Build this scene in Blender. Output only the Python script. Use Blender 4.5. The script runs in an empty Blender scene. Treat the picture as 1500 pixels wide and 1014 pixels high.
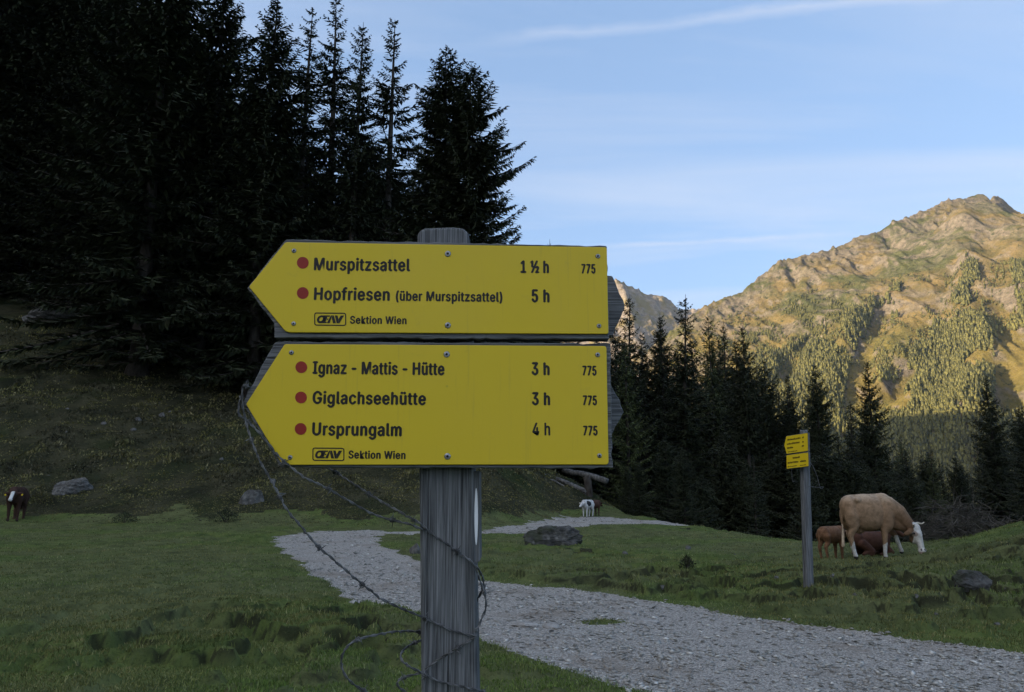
import bpy, bmesh, math, random
import numpy as np
from mathutils import Vector, Matrix

R = math.radians
scene = bpy.context.scene
COL = scene.collection

# ------------------------------------------------------------------ camera, sky, sun, exposure
F_PX, CX, CY = 1127.0, 750.0, 507.0
PITCH = math.atan((712 - 507) / F_PX)
CAM_Z = 1.5
cam = bpy.data.cameras.new("camera")
cam.sensor_width = 36.0
cam.lens = 36.0 * F_PX / 1500.0
cam.clip_start, cam.clip_end = 0.05, 20000
cam_ob = bpy.data.objects.new("camera", cam)
cam_ob.location = (0, 0, CAM_Z)
cam_ob.rotation_euler = (math.pi / 2 + PITCH, 0, 0)
COL.objects.link(cam_ob)
scene.camera = cam_ob

SUN_EL = R(10.0)
SUN_XY = Vector((-0.92, -0.39)).normalized()
world = bpy.data.worlds.new("World")
scene.world = world
world.use_nodes = True
wn, wl = world.node_tree.nodes, world.node_tree.links
wn.clear()
w_out = wn.new("ShaderNodeOutputWorld")
w_bg = wn.new("ShaderNodeBackground")
w_bg.inputs["Strength"].default_value = 0.15
sky = wn.new("ShaderNodeTexSky")
sky.sky_type = 'NISHITA'
sky.sun_disc = False
sky.sun_elevation = SUN_EL
sky.sun_rotation = math.atan2(SUN_XY.x, SUN_XY.y) % (2 * math.pi)
sky.altitude = 1700
sky.air_density = 1.0
sky.dust_density = 0.6
sky.ozone_density = 1.5
# thin cirrus: a high flat layer, stretched along one direction
tc = wn.new("ShaderNodeTexCoord")
sep = wn.new("ShaderNodeSeparateXYZ")
wl.new(tc.outputs["Generated"], sep.inputs[0])
zc = wn.new("ShaderNodeMath"); zc.operation = 'MAXIMUM'; zc.inputs[1].default_value = 0.03
wl.new(sep.outputs["Z"], zc.inputs[0])
dx = wn.new("ShaderNodeMath"); dx.operation = 'DIVIDE'
dy = wn.new("ShaderNodeMath"); dy.operation = 'DIVIDE'
wl.new(sep.outputs["X"], dx.inputs[0]); wl.new(zc.outputs[0], dx.inputs[1])
wl.new(sep.outputs["Y"], dy.inputs[0]); wl.new(zc.outputs[0], dy.inputs[1])
comb = wn.new("ShaderNodeCombineXYZ")
wl.new(dx.outputs[0], comb.inputs[0]); wl.new(dy.outputs[0], comb.inputs[1])
mp = wn.new("ShaderNodeMapping")
mp.inputs["Rotation"].default_value = (0, 0, R(-12))
mp.inputs["Scale"].default_value = (0.30, 1.0, 1)
mp.inputs["Location"].default_value = (0.3, 0.55, 0)
wl.new(comb.outputs[0], mp.inputs[0])
ns = wn.new("ShaderNodeTexNoise")
ns.inputs["Scale"].default_value = 1.1
ns.inputs["Detail"].default_value = 7
ns.inputs["Roughness"].default_value = 0.55
ns.inputs["Distortion"].default_value = 1.2
wl.new(mp.outputs[0], ns.inputs["Vector"])
cr = wn.new("ShaderNodeValToRGB")
cr.color_ramp.elements[0].position = 0.44; cr.color_ramp.elements[0].color = (0, 0, 0, 1)
cr.color_ramp.elements[1].position = 0.80; cr.color_ramp.elements[1].color = (0.55, 0.55, 0.55, 1)
wl.new(ns.outputs["Fac"], cr.inputs[0])
mx = wn.new("ShaderNodeMix"); mx.data_type = 'RGBA'
def wmath(op, a, b=None, clamp=False):
    m = wn.new("ShaderNodeMath"); m.operation = op; m.use_clamp = clamp
    for i, v_ in enumerate((a, b)):
        if v_ is None: continue
        if isinstance(v_, (int, float)): m.inputs[i].default_value = v_
        else: wl.new(v_, m.inputs[i])
    return m.outputs[0]
ns2 = wn.new("ShaderNodeTexNoise"); ns2.inputs["Scale"].default_value = 5.0; ns2.inputs["Detail"].default_value = 6; ns2.inputs["Roughness"].default_value = .6
wl.new(comb.outputs[0], ns2.inputs["Vector"])
def streak(x0, y0, slope, half, xa, xb, amt):
    """one long thin trail on the cirrus layer"""
    ln = wmath('ADD', wmath('SUBTRACT', dy.outputs[0], y0), wmath('MULTIPLY', wmath('SUBTRACT', dx.outputs[0], x0), -slope))
    ln = wmath('ADD', ln, wmath('MULTIPLY', wmath('SUBTRACT', ns2.outputs["Fac"], .5), half * 2.2))
    core = wmath('SUBTRACT', 1.0, wmath('DIVIDE', wmath('ABSOLUTE', ln), half), True)
    ends = wmath('MULTIPLY', wmath('MULTIPLY', wmath('SUBTRACT', dx.outputs[0], xa), 3.0, True), wmath('MULTIPLY', wmath('SUBTRACT', xb, dx.outputs[0]), 2.0, True), True)
    return wmath('MULTIPLY', wmath('MULTIPLY', core, ends), wmath('MULTIPLY', ns2.outputs["Fac"], amt * 2))
clouds = wmath('ADD', wmath('ADD', cr.outputs["Color"], streak(-.016, 1.6, -.187, .034, -.15, 1.6, .32)), wmath('ADD', streak(.6, 3.1, -.16, .05, .25, 1.5, .40), streak(.4, 4.4, -.1, .12, -.2, 2.5, .25)), True)
wl.new(clouds, mx.inputs["Factor"])
gm = wn.new("ShaderNodeGamma"); gm.inputs[1].default_value = 0.42          # compresses the sky's brightness range, evening it out
wl.new(sky.outputs[0], gm.inputs[0])
tn = wn.new("ShaderNodeMix"); tn.data_type = 'RGBA'; tn.blend_type = 'MULTIPLY'; tn.inputs[0].default_value = 1.0
wl.new(gm.outputs[0], tn.inputs[6]); tn.inputs[7].default_value = (.75, .925, 1.21, 1)
# glow added round the low sun, out of view, to brighten the foreground
dt = wn.new("ShaderNodeVectorMath"); dt.operation = 'DOT_PRODUCT'
wl.new(tc.outputs["Generated"], dt.inputs[0])
dt.inputs[1].default_value = (SUN_XY.x * math.cos(SUN_EL), SUN_XY.y * math.cos(SUN_EL), math.sin(SUN_EL))
gl = wn.new("ShaderNodeMapRange"); gl.interpolation_type = 'SMOOTHSTEP'
for k_, v_ in (("From Min", .02), ("From Max", 1.0), ("To Min", 0.0), ("To Max", 1.0)): gl.inputs[k_].default_value = v_
wl.new(dt.outputs["Value"], gl.inputs[0])
ga = wn.new("ShaderNodeMix"); ga.data_type = 'RGBA'; ga.blend_type = 'ADD'
wl.new(gl.outputs[0], ga.inputs[0]); wl.new(tn.outputs[2], ga.inputs[6]); ga.inputs[7].default_value = (3.1, 2.75, 2.3, 1)
wl.new(ga.outputs[2], mx.inputs[6])
mx.inputs[7].default_value = (1.6, 1.7, 1.95, 1)
wl.new(mx.outputs[2], w_bg.inputs["Color"])
wl.new(w_bg.outputs[0], w_out.inputs["Surface"])

sun = bpy.data.lights.new("sun", 'SUN')
sun.energy = 4.4
sun.angle = R(0.5)
sun.color = (1.0, 0.85, 0.63)
sun_ob = bpy.data.objects.new("sun", sun)
S3 = Vector((SUN_XY.x * math.cos(SUN_EL), SUN_XY.y * math.cos(SUN_EL), math.sin(SUN_EL)))
sun_ob.rotation_euler = (-S3).to_track_quat('-Z', 'Y').to_euler()
sun_ob.location = (-50, -50, 300)
COL.objects.link(sun_ob)

scene.view_settings.view_transform = 'Standard'
scene.view_settings.look = 'None'
scene.view_settings.exposure = 1.7
scene.view_settings.gamma = 1.0
scene.render.engine = 'CYCLES'
scene.cycles.use_denoising = True
scene.cycles.max_bounces = 5
scene.cycles.diffuse_bounces = 3
scene.cycles.glossy_bounces = 2
scene.cycles.transmission_bounces = 2
scene.cycles.volume_bounces = 0
scene.cycles.caustics_reflective = False
scene.cycles.caustics_refractive = False

# ------------------------------------------------------------------ pixel rays (photograph pixels -> places)
CP, SP = math.cos(PITCH), math.sin(PITCH)
def ray(px, py):
    u, v = (px - CX) / F_PX, -(py - CY) / F_PX
    return np.array([u, CP - SP * v, SP + CP * v])
def at(px, py, D):
    d = ray(px, py)
    return np.array([0, 0, CAM_Z]) + d * (D / d[1])
def to_px(p):
    p = np.asarray(p, float)
    x, y, z = p[..., 0], p[..., 1], p[..., 2] - CAM_Z
    fwd = y * CP + z * SP
    up = -y * SP + z * CP
    return CX + F_PX * x / fwd, CY - F_PX * up / fwd

# ------------------------------------------------------------------ noise
def _hash(ix, iy, seed):
    h = (ix.astype(np.int64) * 374761393 + iy.astype(np.int64) * 668265263 + seed * 1442695041) & 0xFFFFFFFF
    h = ((h ^ (h >> 13)) * 1274126177) & 0xFFFFFFFF
    h = (h ^ (h >> 16)) & 0xFFFFFFFF
    return h / 4294967295.0
def vnoise(x, y, seed=0):
    x, y = np.asarray(x, float), np.asarray(y, float)
    ix, iy = np.floor(x), np.floor(y)
    fx, fy = x - ix, y - iy
    fx = fx * fx * fx * (fx * (fx * 6 - 15) + 10); fy = fy * fy * fy * (fy * (fy * 6 - 15) + 10)
    a, b = _hash(ix, iy, seed), _hash(ix + 1, iy, seed)
    c, d = _hash(ix, iy + 1, seed), _hash(ix + 1, iy + 1, seed)
    return (a + (b - a) * fx) * (1 - fy) + (c + (d - c) * fx) * fy
def fbm(x, y, seed=0, oct=4, gain=0.5):
    s, a, t = 0, 1.0, 0
    x, y = np.asarray(x, float), np.asarray(y, float)
    for k in range(oct):
        ca, sa = math.cos(0.6 * k), math.sin(0.6 * k)
        s = s + a * vnoise((x * ca - y * sa) * 2 ** k, (x * sa + y * ca) * 2 ** k, seed + k * 17)
        t += a; a *= gain
    return s / t
def ridged(x, y, seed=0, oct=4, gain=0.5):
    s, a, t = 0, 1.0, 0
    for k in range(oct):
        ca, sa = math.cos(0.7 * k), math.sin(0.7 * k)
        n = 1 - np.abs(2 * vnoise((x * ca - y * sa) * 2 ** k, (x * sa + y * ca) * 2 ** k, seed + k * 13) - 1)
        s = s + a * n * n; t += a; a *= gain
    return s / t
def softplus(t, k=1.0):
    return np.where(t / k > 30, t, k * np.log1p(np.exp(np.clip(t / k, -40, 30))))
def sstep(a, b, t):
    t = np.clip((t - a) / (b - a), 0, 1)
    return t * t * (3 - 2 * t)

# ------------------------------------------------------------------ terrain of the valley floor and its hillside
def hill_h(x, y):
    yb = np.interp(x, [-30, -20, -10, -1, 2.6, 6.2, 9], [33, 33, 31, 30, 39.5, 43, 45])
    s = np.interp(x, [-60, -37, -15, 0, 3.5, 6.2, 8], [.50, .48, .34, .27, .28, .13, .0])
    dmax = np.interp(x, [-90, -60, -40, -15, 0, 3.5], [140, 90, 62, 36, 16, 10])
    d = softplus(y - yb, 0.8)
    d = d - 1.35 * softplus(d - dmax, 3.0)
    A = s * np.maximum(d, -40) * sstep(9.5, 6.5, x)
    dl = softplus(-x - 34 + 0.35 * np.clip(y - 20, 0, 80), 2.0)
    B = 0.48 * dl + 0.30 * softplus(dl - 60, 8)
    crest = RIDGE_Z + 30 * (fbm(y / 260.0, x * 0 + 3.3, 71) - .5)
    B = np.where(B > crest, crest - 0.5 * (B - crest), B)
    B = B * sstep(1250, 780, y) * sstep(-1500, -900, y)
    return np.where(x > 9.5, np.maximum(B, 0), np.where(A > B, A, B))
RIDGE_Z = 386.0
def H0(x, y):
    x, y = np.asarray(x, float), np.asarray(y, float)
    h = hill_h(x, y)
    h = h + 2.6 * np.exp(-0.5 * ((x - 14) / 2.9) ** 2 - 0.5 * ((y - 12.5) / 3.6) ** 2)
    yd = np.interp(x, [-60, -30, 4, 6, 6.9, 7.3, 8.5, 12, 40], [400, 120, 54, 46, 34, 26, 21.5, 20.5, 22])
    dd = softplus(y - yd, 0.7)
    drop = 0.17 * np.minimum(dd, 60) + 0.08 * np.clip(dd - 60, 0, 800)
    return h - drop
def path_px_world():
    right = [(1530, 962), (1500, 955), (1400, 942), (1300, 929), (1183, 914), (1050, 894), (900, 869), (770, 854), (700, 850), (655, 838),
             (610, 818), (575, 805), (548, 792), (552, 783), (585, 778.5), (640, 778), (705, 776.5), (770, 766), (830, 757.5), (880, 756.5), (935, 761), (1000, 765.5)]
    left = [(1010, 770), (930, 767), (880, 768), (850, 772.5), (800, 780), (720, 781), (640, 783), (600, 783.5), (590, 784), (560, 776.5), (470, 777), (410, 784), (402, 795), (440, 828), (480, 855), (520, 882), (620, 896), (695, 930), (720, 941), (790, 966), (880, 995), (950, 1013), (1010, 1030)]
    def g(px, py):
        d = ray(px, py); t = CAM_Z / -d[2]
        lo, hi = 3.0, t * d[1] * 1.05
        ds = np.linspace(lo, max(hi, lo + 1), 1500)
        xs = d[0] / d[1] * ds; zs = CAM_Z + d[2] / d[1] * ds
        hit = np.nonzero(zs < H0(xs, ds))[0]
        D = ds[hit[0]] if len(hit) else ds[-1]
        return (d[0] / d[1] * D, D)
    return np.array([g(*p) for p in right] + [g(*p) for p in left] + [(3.2, 3.2), (9, 3.0), (9, 7.3)])
def in_poly(x, y, poly):
    x, y = np.asarray(x, float), np.asarray(y, float)
    inside = np.zeros(x.shape, bool)
    n = len(poly)
    for i in range(n):
        x0, y0 = poly[i]; x1, y1 = poly[(i + 1) % n]
        if y0 == y1: continue
        c = ((y0 > y) != (y1 > y)) & (x < (x1 - x0) * (y - y0) / (y1 - y0) + x0)
        inside ^= c
    return inside
PATH = path_px_world()
ISL = [(*at(885, 903, 9.2)[:2], .30, .17), (*at(817, 888, 10.1)[:2], .24, .12)]
RX0, RY0, RST = -16.0, 3.0, 0.05
def _path_raw(x, y):
    w = 0.05 + 0.010 * np.clip(np.asarray(y) - 8, 0, 30)
    ox = (fbm(np.asarray(x) * 2.2, np.asarray(y) * 2.2, 5, 5, .65) - .5) * 6 * w
    oy = (fbm(np.asarray(x) * 2.2, np.asarray(y) * 2.2, 91, 5, .65) - .5) * 6 * w
    m = in_poly(x + ox, y + oy, PATH)
    for ix, iy, a, b in ISL:
        m &= ~(((x + ox - ix) / a) ** 2 + ((y + oy - iy) / b) ** 2 < 1)
    return m
_px, _py = np.meshgrid(np.arange(RX0, 18, RST), np.arange(RY0, 54, RST))
PSOFT = _path_raw(_px, _py).astype(np.float32)
for _ in range(3):
    for ax_ in (0, 1):
        PSOFT = sum(np.roll(PSOFT, k, ax_) for k in (-2, -1, 0, 1, 2)) / 5.0
def path_soft(x, y):
    u = np.clip((np.asarray(x, float) - RX0) / RST, 0, PSOFT.shape[1] - 2); v = np.clip((np.asarray(y, float) - RY0) / RST, 0, PSOFT.shape[0] - 2)
    i, j = u.astype(int), v.astype(int); fu, fv = u - i, v - j
    return (PSOFT[j, i] * (1 - fu) + PSOFT[j, i + 1] * fu) * (1 - fv) + (PSOFT[j + 1, i] * (1 - fu) + PSOFT[j + 1, i + 1] * fu) * fv
def path_mask(x, y):
    return path_soft(x, y) > .5
def hill_mask(x, y):
    h = hill_h(x, y)
    n = fbm(np.asarray(x) * .5, np.asarray(y) * .5, 33, 4)
    return h > 0.25 + 1.1 * (n - .35)
def tussock(x, y):
    """hummocks: steep little mounds, thick in some zones, a few everywhere"""
    n1 = fbm(x * 2.3 + .5 * fbm(x * 3, y * 3, 44, 2), y * 2.7, 2, 3, .5)
    zone = .9 * np.exp(-((x + 2.6) / 2.2) ** 2 - ((y - 8.0) / 1.9) ** 2) + .8 * np.exp(-((x - 3.6) / 4.5) ** 2 - ((y - 12.6) / 3.0) ** 2) + .7 * np.exp(-((x - 6.5) / 2.5) ** 2 - ((y - 10.6) / 2.2) ** 2)
    zone = np.clip(zone + .8 * np.clip(fbm(x * .22, y * .22, 7, 2) - .52, 0, 1), 0, 1)
    return sstep(.58 - .10 * zone, .63 - .08 * zone, n1) * (.18 + .9 * zone) * sstep(.02, 0.0, path_soft(x, y))
def H(x, y):
    x, y = np.asarray(x, float), np.asarray(y, float)
    pm = path_soft(x, y)
    z = H0(x, y)
    tuss = .17 * tussock(x, y) * (.6 + .8 * fbm(x * 5, y * 5, 4, 2))
    near = np.where(np.abs(y) < 70, 1, 0)
    grass = tuss + .05 * (fbm(x * .7, y * .7, 8, 2) - .5)
    pth = -0.035 + .05 * (fbm(x * .9, y * .9, 3, 3) - .5)
    hm = sstep(.3, 2.0, hill_h(x, y))
    rough = hm * (.55 * (fbm(x * .8, y * .8, 21, 4, .55) - .5) + .5 * (fbm(x * .25, y * .25, 22, 2) - .5))
    far = sstep(150, 500, np.hypot(x, y)) * 26 * (fbm(x / 120., y / 120., 41, 4) - .5)
    return z + near * (pth * pm + grass * (1 - .5 * hm) * (1 - pm)) + rough + far
def ground_at(px, py, lo=3.0, hi=140.0):
    d = ray(px, py)
    ds = np.linspace(lo, hi, 6000)
    xs = d[0] / d[1] * ds; zs = CAM_Z + d[2] / d[1] * ds
    hit = np.nonzero(zs < H(xs, ds))[0]
    D = ds[hit[0]] if len(hit) else hi
    return np.array([d[0] / d[1] * D, D, CAM_Z + d[2] / d[1] * D])

# ------------------------------------------------------------------ object helpers
def tag(o, label=None, cat=None, group=None, kind=None):
    if label: o["label"] = label
    if cat: o["category"] = cat
    if group: o["group"] = group
    if kind: o["kind"] = kind
    return o
def mesh_np(name, verts, faces, mat=None, smooth=False):
    """verts (n,3); faces (m,k) array of constant size, or a list of tuples."""
    me = bpy.data.meshes.new(name)
    verts = np.asarray(verts, np.float32)
    if isinstance(faces, np.ndarray):
        m, k = faces.shape
        me.vertices.add(len(verts)); me.vertices.foreach_set("co", verts.ravel())
        me.loops.add(m * k); me.loops.foreach_set("vertex_index", faces.astype(np.int32).ravel())
        me.polygons.add(m); me.polygons.foreach_set("loop_start", np.arange(0, m * k, k, dtype=np.int32))
        me.update(calc_edges=True)
    else:
        me.from_pydata([tuple(map(float, v)) for v in verts], [], faces); me.update()
    if smooth: me.polygons.foreach_set("use_smooth", np.ones(len(me.polygons), bool))
    if mat: me.materials.append(mat)
    return me
def link(name, me, parent=None):
    o = bpy.data.objects.new(name, me)
    COL.objects.link(o)
    if parent is not None: o.parent = parent
    return o
def obj(name, verts, faces, mat, parent=None, smooth=False):
    return link(name, mesh_np(name, verts, faces, mat, smooth), parent)
def empty(name, loc=(0, 0, 0), rz=0.0):
    o = bpy.data.objects.new(name, None)
    o.empty_display_size = .2
    o.location = loc; o.rotation_euler = (0, 0, rz)
    COL.objects.link(o)
    return o
class MB:
    def __init__(self): self.v, self.f = [], []
    def add(self, vs, fs):
        n = len(self.v); self.v += [tuple(map(float, p)) for p in vs]; self.f += [tuple(i + n for i in f) for f in fs]
    def prism(self, pts, y0, y1):
        """pts: outline as (x,z), seen from -y, extruded from y0 (front) to y1"""
        n = len(pts)
        vs = [(p[0], y0, p[1]) for p in pts] + [(p[0], y1, p[1]) for p in pts]
        fs = [tuple(range(n)), tuple(range(2 * n - 1, n - 1, -1))] + [(i, n + i, n + (i + 1) % n, (i + 1) % n) for i in range(n)]
        self.add(vs, fs)
    def tube(self, pts, rad, seg=6, cap=True):
        pts = [Vector(p) for p in pts]; n = len(pts)
        rs = rad if hasattr(rad, '__len__') else [rad] * n
        t0 = (pts[1] - pts[0]).normalized()
        a = t0.orthogonal().normalized()
        vs, fs = [], []
        for i, p in enumerate(pts):
            t = (pts[min(i + 1, n - 1)] - pts[max(i - 1, 0)]).normalized()
            a = (a - t * a.dot(t)).normalized(); b = t.cross(a)
            for k in range(seg):
                w = 2 * math.pi * k / seg
                vs.append(p + (a * math.cos(w) + b * math.sin(w)) * rs[i])
        for i in range(n - 1):
            for k in range(seg):
                k2 = (k + 1) % seg
                fs.append((i * seg + k, i * seg + k2, (i + 1) * seg + k2, (i + 1) * seg + k))
        if cap:
            fs.append(tuple(range(seg - 1, -1, -1))); fs.append(tuple((n - 1) * seg + k for k in range(seg)))
        self.add(vs, fs)
    def capsule(self, p0, r0, p1, r1, seg=14, rings=6):
        p0, p1 = Vector(p0), Vector(p1); t = (p1 - p0)
        L = max(t.length, 1e-6); t.normalize()
        pts, rs = [], []
        for i in range(rings):
            a = math.pi / 2 * (i + .15) / rings
            pts.append(p0 - t * r0 * math.cos(a)); rs.append(r0 * math.sin(a))
        for s in np.linspace(0, 1, 5): pts.append(p0 + t * L * s); rs.append(r0 + (r1 - r0) * s)
        for i in range(rings - 1, -1, -1):
            a = math.pi / 2 * (i + .15) / rings
            pts.append(p1 + t * r1 * math.cos(a)); rs.append(r1 * math.sin(a))
        self.tube(pts, rs, seg)
    def ellipsoid(self, c, r, rot=None, nu=18, nv=12):
        M = rot.to_matrix() if rot is not None else Matrix.Identity(3)
        vs, fs = [], []
        for j in range(nv + 1):
            th = math.pi * (j + (.02 if j == 0 else -.02 if j == nv else 0)) / nv
            for i in range(nu):
                ph = 2 * math.pi * i / nu
                v = Vector((r[0] * math.sin(th) * math.cos(ph), r[1] * math.sin(th) * math.sin(ph), r[2] * math.cos(th)))
                vs.append(M @ v + Vector(c))
        for j in range(nv):
            for i in range(nu):
                i2 = (i + 1) % nu
                fs.append((j * nu + i, (j + 1) * nu + i, (j + 1) * nu + i2, j * nu + i2))
        fs.append(tuple(range(nu))); fs.append(tuple(nv * nu + i for i in range(nu - 1, -1, -1)))
        self.add(vs, fs)
    def build(self, name, mat, parent=None, smooth=False):
        return link(name, mesh_np(name, self.v, self.f, mat, smooth), parent)

# ------------------------------------------------------------------ materials
class NT:
    def __init__(self, name, rough=.9, spec=.2):
        self.m = bpy.data.materials.new(name); self.m.use_nodes = True
        self.t = self.m.node_tree; self.n = self.t.nodes; self.l = self.t.links
        self.b = self.n["Principled BSDF"]
        self.b.inputs["Roughness"].default_value = rough
        self.b.inputs["Specular IOR Level"].default_value = spec
        self.tc = self.n.new("ShaderNodeTexCoord")
    def node(self, typ, **kw):
        n = self.n.new(typ)
        for k, v in kw.items(): setattr(n, k, v)
        return n
    def mapped(self, scale=(1, 1, 1), coord="Object", rot=(0, 0, 0)):
        m = self.node("ShaderNodeMapping"); m.inputs["Scale"].default_value = scale; m.inputs["Rotation"].default_value = rot
        self.l.new(self.tc.outputs[coord], m.inputs[0]); return m.outputs[0]
    def noise(self, scale, vec=None, detail=4, rough=.55, dist=0.0):
        n = self.node("ShaderNodeTexNoise")
        n.inputs["Scale"].default_value = scale; n.inputs["Detail"].default_value = detail
        n.inputs["Roughness"].default_value = rough; n.inputs["Distortion"].default_value = dist
        self.l.new(vec if vec is not None else self.tc.outputs["Object"], n.inputs["Vector"]); return n.outputs["Fac"]
    def voro(self, scale, vec=None, feature='F1', out="Distance"):
        n = self.node("ShaderNodeTexVoronoi", feature=feature); n.inputs["Scale"].default_value = scale
        self.l.new(vec if vec is not None else self.tc.outputs["Object"], n.inputs["Vector"]); return n.outputs[out]
    def ramp(self, fac, stops):
        r = self.node("ShaderNodeValToRGB"); e = r.color_ramp.elements
        while len(e) < len(stops): e.new(.5)
        for k, (p, c) in enumerate(stops):
            e[k].position = p; e[k].color = (*c, 1) if len(c) == 3 else c
        self.l.new(fac, r.inputs[0]); return r.outputs[0]
    def val(self, fac, a, b, c=0.0, d=1.0):
        r = self.node("ShaderNodeMapRange"); r.interpolation_type = 'SMOOTHSTEP'
        for k, v in zip(("From Min", "From Max", "To Min", "To Max"), (a, b, c, d)): r.inputs[k].default_value = v
        self.l.new(fac, r.inputs[0]); return r.outputs[0]
    def mix(self, fac, a, b, blend='MIX'):
        m = self.node("ShaderNodeMix", data_type='RGBA', blend_type=blend)
        for s, i in ((fac, 0), (a, 6), (b, 7)):
            if isinstance(s, (int, float)): m.inputs[i].default_value = s
            elif isinstance(s, tuple): m.inputs[i].default_value = (*s, 1) if len(s) == 3 else s
            else: self.l.new(s, m.inputs[i])
        return m.outputs[2]
    def math(self, op, a, b=None):
        m = self.node("ShaderNodeMath", operation=op)
        for i, s in enumerate((a, b)):
            if s is None: continue
            if isinstance(s, (int, float)): m.inputs[i].default_value = s
            else: self.l.new(s, m.inputs[i])
        return m.outputs[0]
    def color(self, c):
        if isinstance(c, tuple): self.b.inputs["Base Color"].default_value = (*c, 1)
        else: self.l.new(c, self.b.inputs["Base Color"])
    def bump(self, h, strength=.5, dist=.01, prev=None):
        b = self.node("ShaderNodeBump"); b.inputs["Strength"].default_value = strength; b.inputs["Distance"].default_value = dist
        self.l.new(h, b.inputs["Height"])
        if prev is not None: self.l.new(prev, b.inputs["Normal"])
        self.l.new(b.outputs[0], self.b.inputs["Normal"]); return b.outputs[0]
    def island(self):
        return self.node("ShaderNodeNewGeometry").outputs["Random Per Island"]

def mat_meadow():
    t = NT("meadow_turf", 1.0, .05)
    big = t.noise(.22, detail=3); mid = t.noise(1.7, detail=5, rough=.65); fine = t.noise(26, detail=4, rough=.7)
    c = t.ramp(mid, [(.30, (.045, .063, .021)), (.5, (.085, .115, .032)), (.68, (.130, .157, .047))])
    c = t.mix(t.val(big, .40, .54), c, t.ramp(mid, [(.3, (.050, .060, .025)), (.6, (.118, .131, .054))]))
    c = t.mix(t.val(fine, .5, .72, 0, .6), c, (.095, .111, .055))
    c = t.mix(t.val(fine, .46, .3, 0, .7), c, (.015, .025, .013))
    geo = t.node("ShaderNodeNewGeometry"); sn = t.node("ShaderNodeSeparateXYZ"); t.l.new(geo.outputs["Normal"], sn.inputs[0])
    c = t.mix(t.val(sn.outputs["Z"], .90, .70, 0, .78), c, (.020, .020, .014))      # dark earth tone on hummock flanks, shade under the tufts painted in
    t.color(c); nb = t.bump(fine, .8, .03); t.bump(t.noise(7, detail=3), .6, .05, nb)
    return t.m
def mat_path():
    t = NT("path_gravel", .95, .15)
    v = t.voro(70, out="Color"); sepc = t.node("ShaderNodeSeparateColor"); t.l.new(v, sepc.inputs[0])
    c = t.ramp(sepc.outputs[0], [(0, (.194, .180, .164)), (.5, (.335, .312, .281)), (1, (.547, .512, .459))])
    dirt = t.noise(.8, detail=5, rough=.6)
    c = t.mix(t.val(dirt, .5, .72, 0, .8), c, (.247, .210, .168))
    c = t.mix(t.val(t.noise(2.6, detail=5), .62, .75, 0, .5), c, (.088, .100, .046))
    t.color(c)
    nb = t.bump(t.voro(70), 1.0, .015); t.bump(t.noise(60, detail=3), .6, .01, nb)
    return t.m
def mat_hillside():
    t = NT("hillside_heath", 1.0, .05)
    a = t.noise(.55, detail=6, rough=.65); b = t.noise(4.5, detail=5, rough=.7); g = t.noise(.12, detail=3)
    c = t.ramp(a, [(.28, (.018, .022, .013)), (.46, (.039, .040, .022)), (.6, (.066, .063, .036)), (.75, (.088, .087, .055))])
    c = t.mix(t.val(g, .5, .64, 0, .75), c, (.034, .047, .017))
    c = t.mix(t.val(b, .45, .28, 0, .8), c, (.011, .013, .008))
    c = t.mix(t.val(b, .58, .74, 0, .6), c, (.097, .095, .063))
    t.color(c); nb = t.bump(b, .9, .18); t.bump(t.noise(22, detail=3), .7, .04, nb)
    return t.m
def mat_blades(name, lo, mid, hi, dry):
    t = NT(name, .8, .15)
    c = t.ramp(t.island(), [(0, lo), (.5, mid), (.86, hi), (1, dry)])
    c = t.mix(t.val(t.noise(.35, detail=2), .38, .56, 0, .8), c, t.ramp(t.island(), [(0, (.07, .07, .022)), (.6, (.17, .16, .05)), (1, (.30, .26, .12))]))
    c = t.mix(t.val(t.noise(1.3, detail=5, rough=.65), .5, .36, 0, .75), c, tuple(v * .35 for v in mid))
    if name == "grass_blades":      # fresher turf in the hollow by the big post
        gd = t.node("ShaderNodeVectorMath", operation='DISTANCE'); t.l.new(t.tc.outputs["Object"], gd.inputs[0]); gd.inputs[1].default_value = (-.6, 5.6, 0)
        c = t.mix(t.math('MULTIPLY', t.val(gd.outputs["Value"], 3.2, .8), t.val(t.noise(1.1, detail=3), .3, .6)), c, t.ramp(t.island(), [(0, (.06, .10, .02)), (.6, (.12, .19, .035)), (1, (.2, .26, .07))]))
    t.color(c); return t.m
def mat_stone(name, lo, hi, lichen=(.2, .22, .2), scale=6.0, moss=.0):
    t = NT(name, .92, .2)
    a = t.noise(scale, detail=7, rough=.65); b = t.noise(scale * .35, detail=3)
    c = t.ramp(a, [(.3, lo), (.55, tuple((l + h) / 2 for l, h in zip(lo, hi))), (.72, hi)])
    c = t.mix(t.val(t.voro(scale * .8), .25, .05, 0, .5), c, lichen)
    c = t.mix(t.val(b, .5, .4, 0, moss), c, (.03, .038, .016))
    t.color(c); nb = t.bump(a, .8, .06); t.bump(t.noise(scale * 6, detail=4), .5, .01, nb)
    return t.m
def mat_gravel():
    t = NT("gravel_stones", .9, .2)
    c = t.ramp(t.island(), [(0, (.15, .146, .130)), (.4, (.285, .278, .250)), (.8, (.38, .370, .335)), (.96, (.54, .525, .48)), (1, (.72, .70, .65))])
    c = t.mix(t.val(t.noise(.8, detail=5, rough=.6), .46, .66, 0, .6), c, (.25, .215, .18))
    t.color(c); return t.m
def mat_needles(name, lo, hi):
    t = NT(name, .75, .2)
    c = t.ramp(t.island(), [(0, lo), (.6, hi), (1, tuple(v * 1.5 for v in hi))])
    oi = t.node("ShaderNodeObjectInfo")
    c = t.mix(t.val(oi.outputs["Random"], 0, 1, .0, .45), c, (.036, .040, .020), 'MIX')
    t.color(c); return t.m
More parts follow.
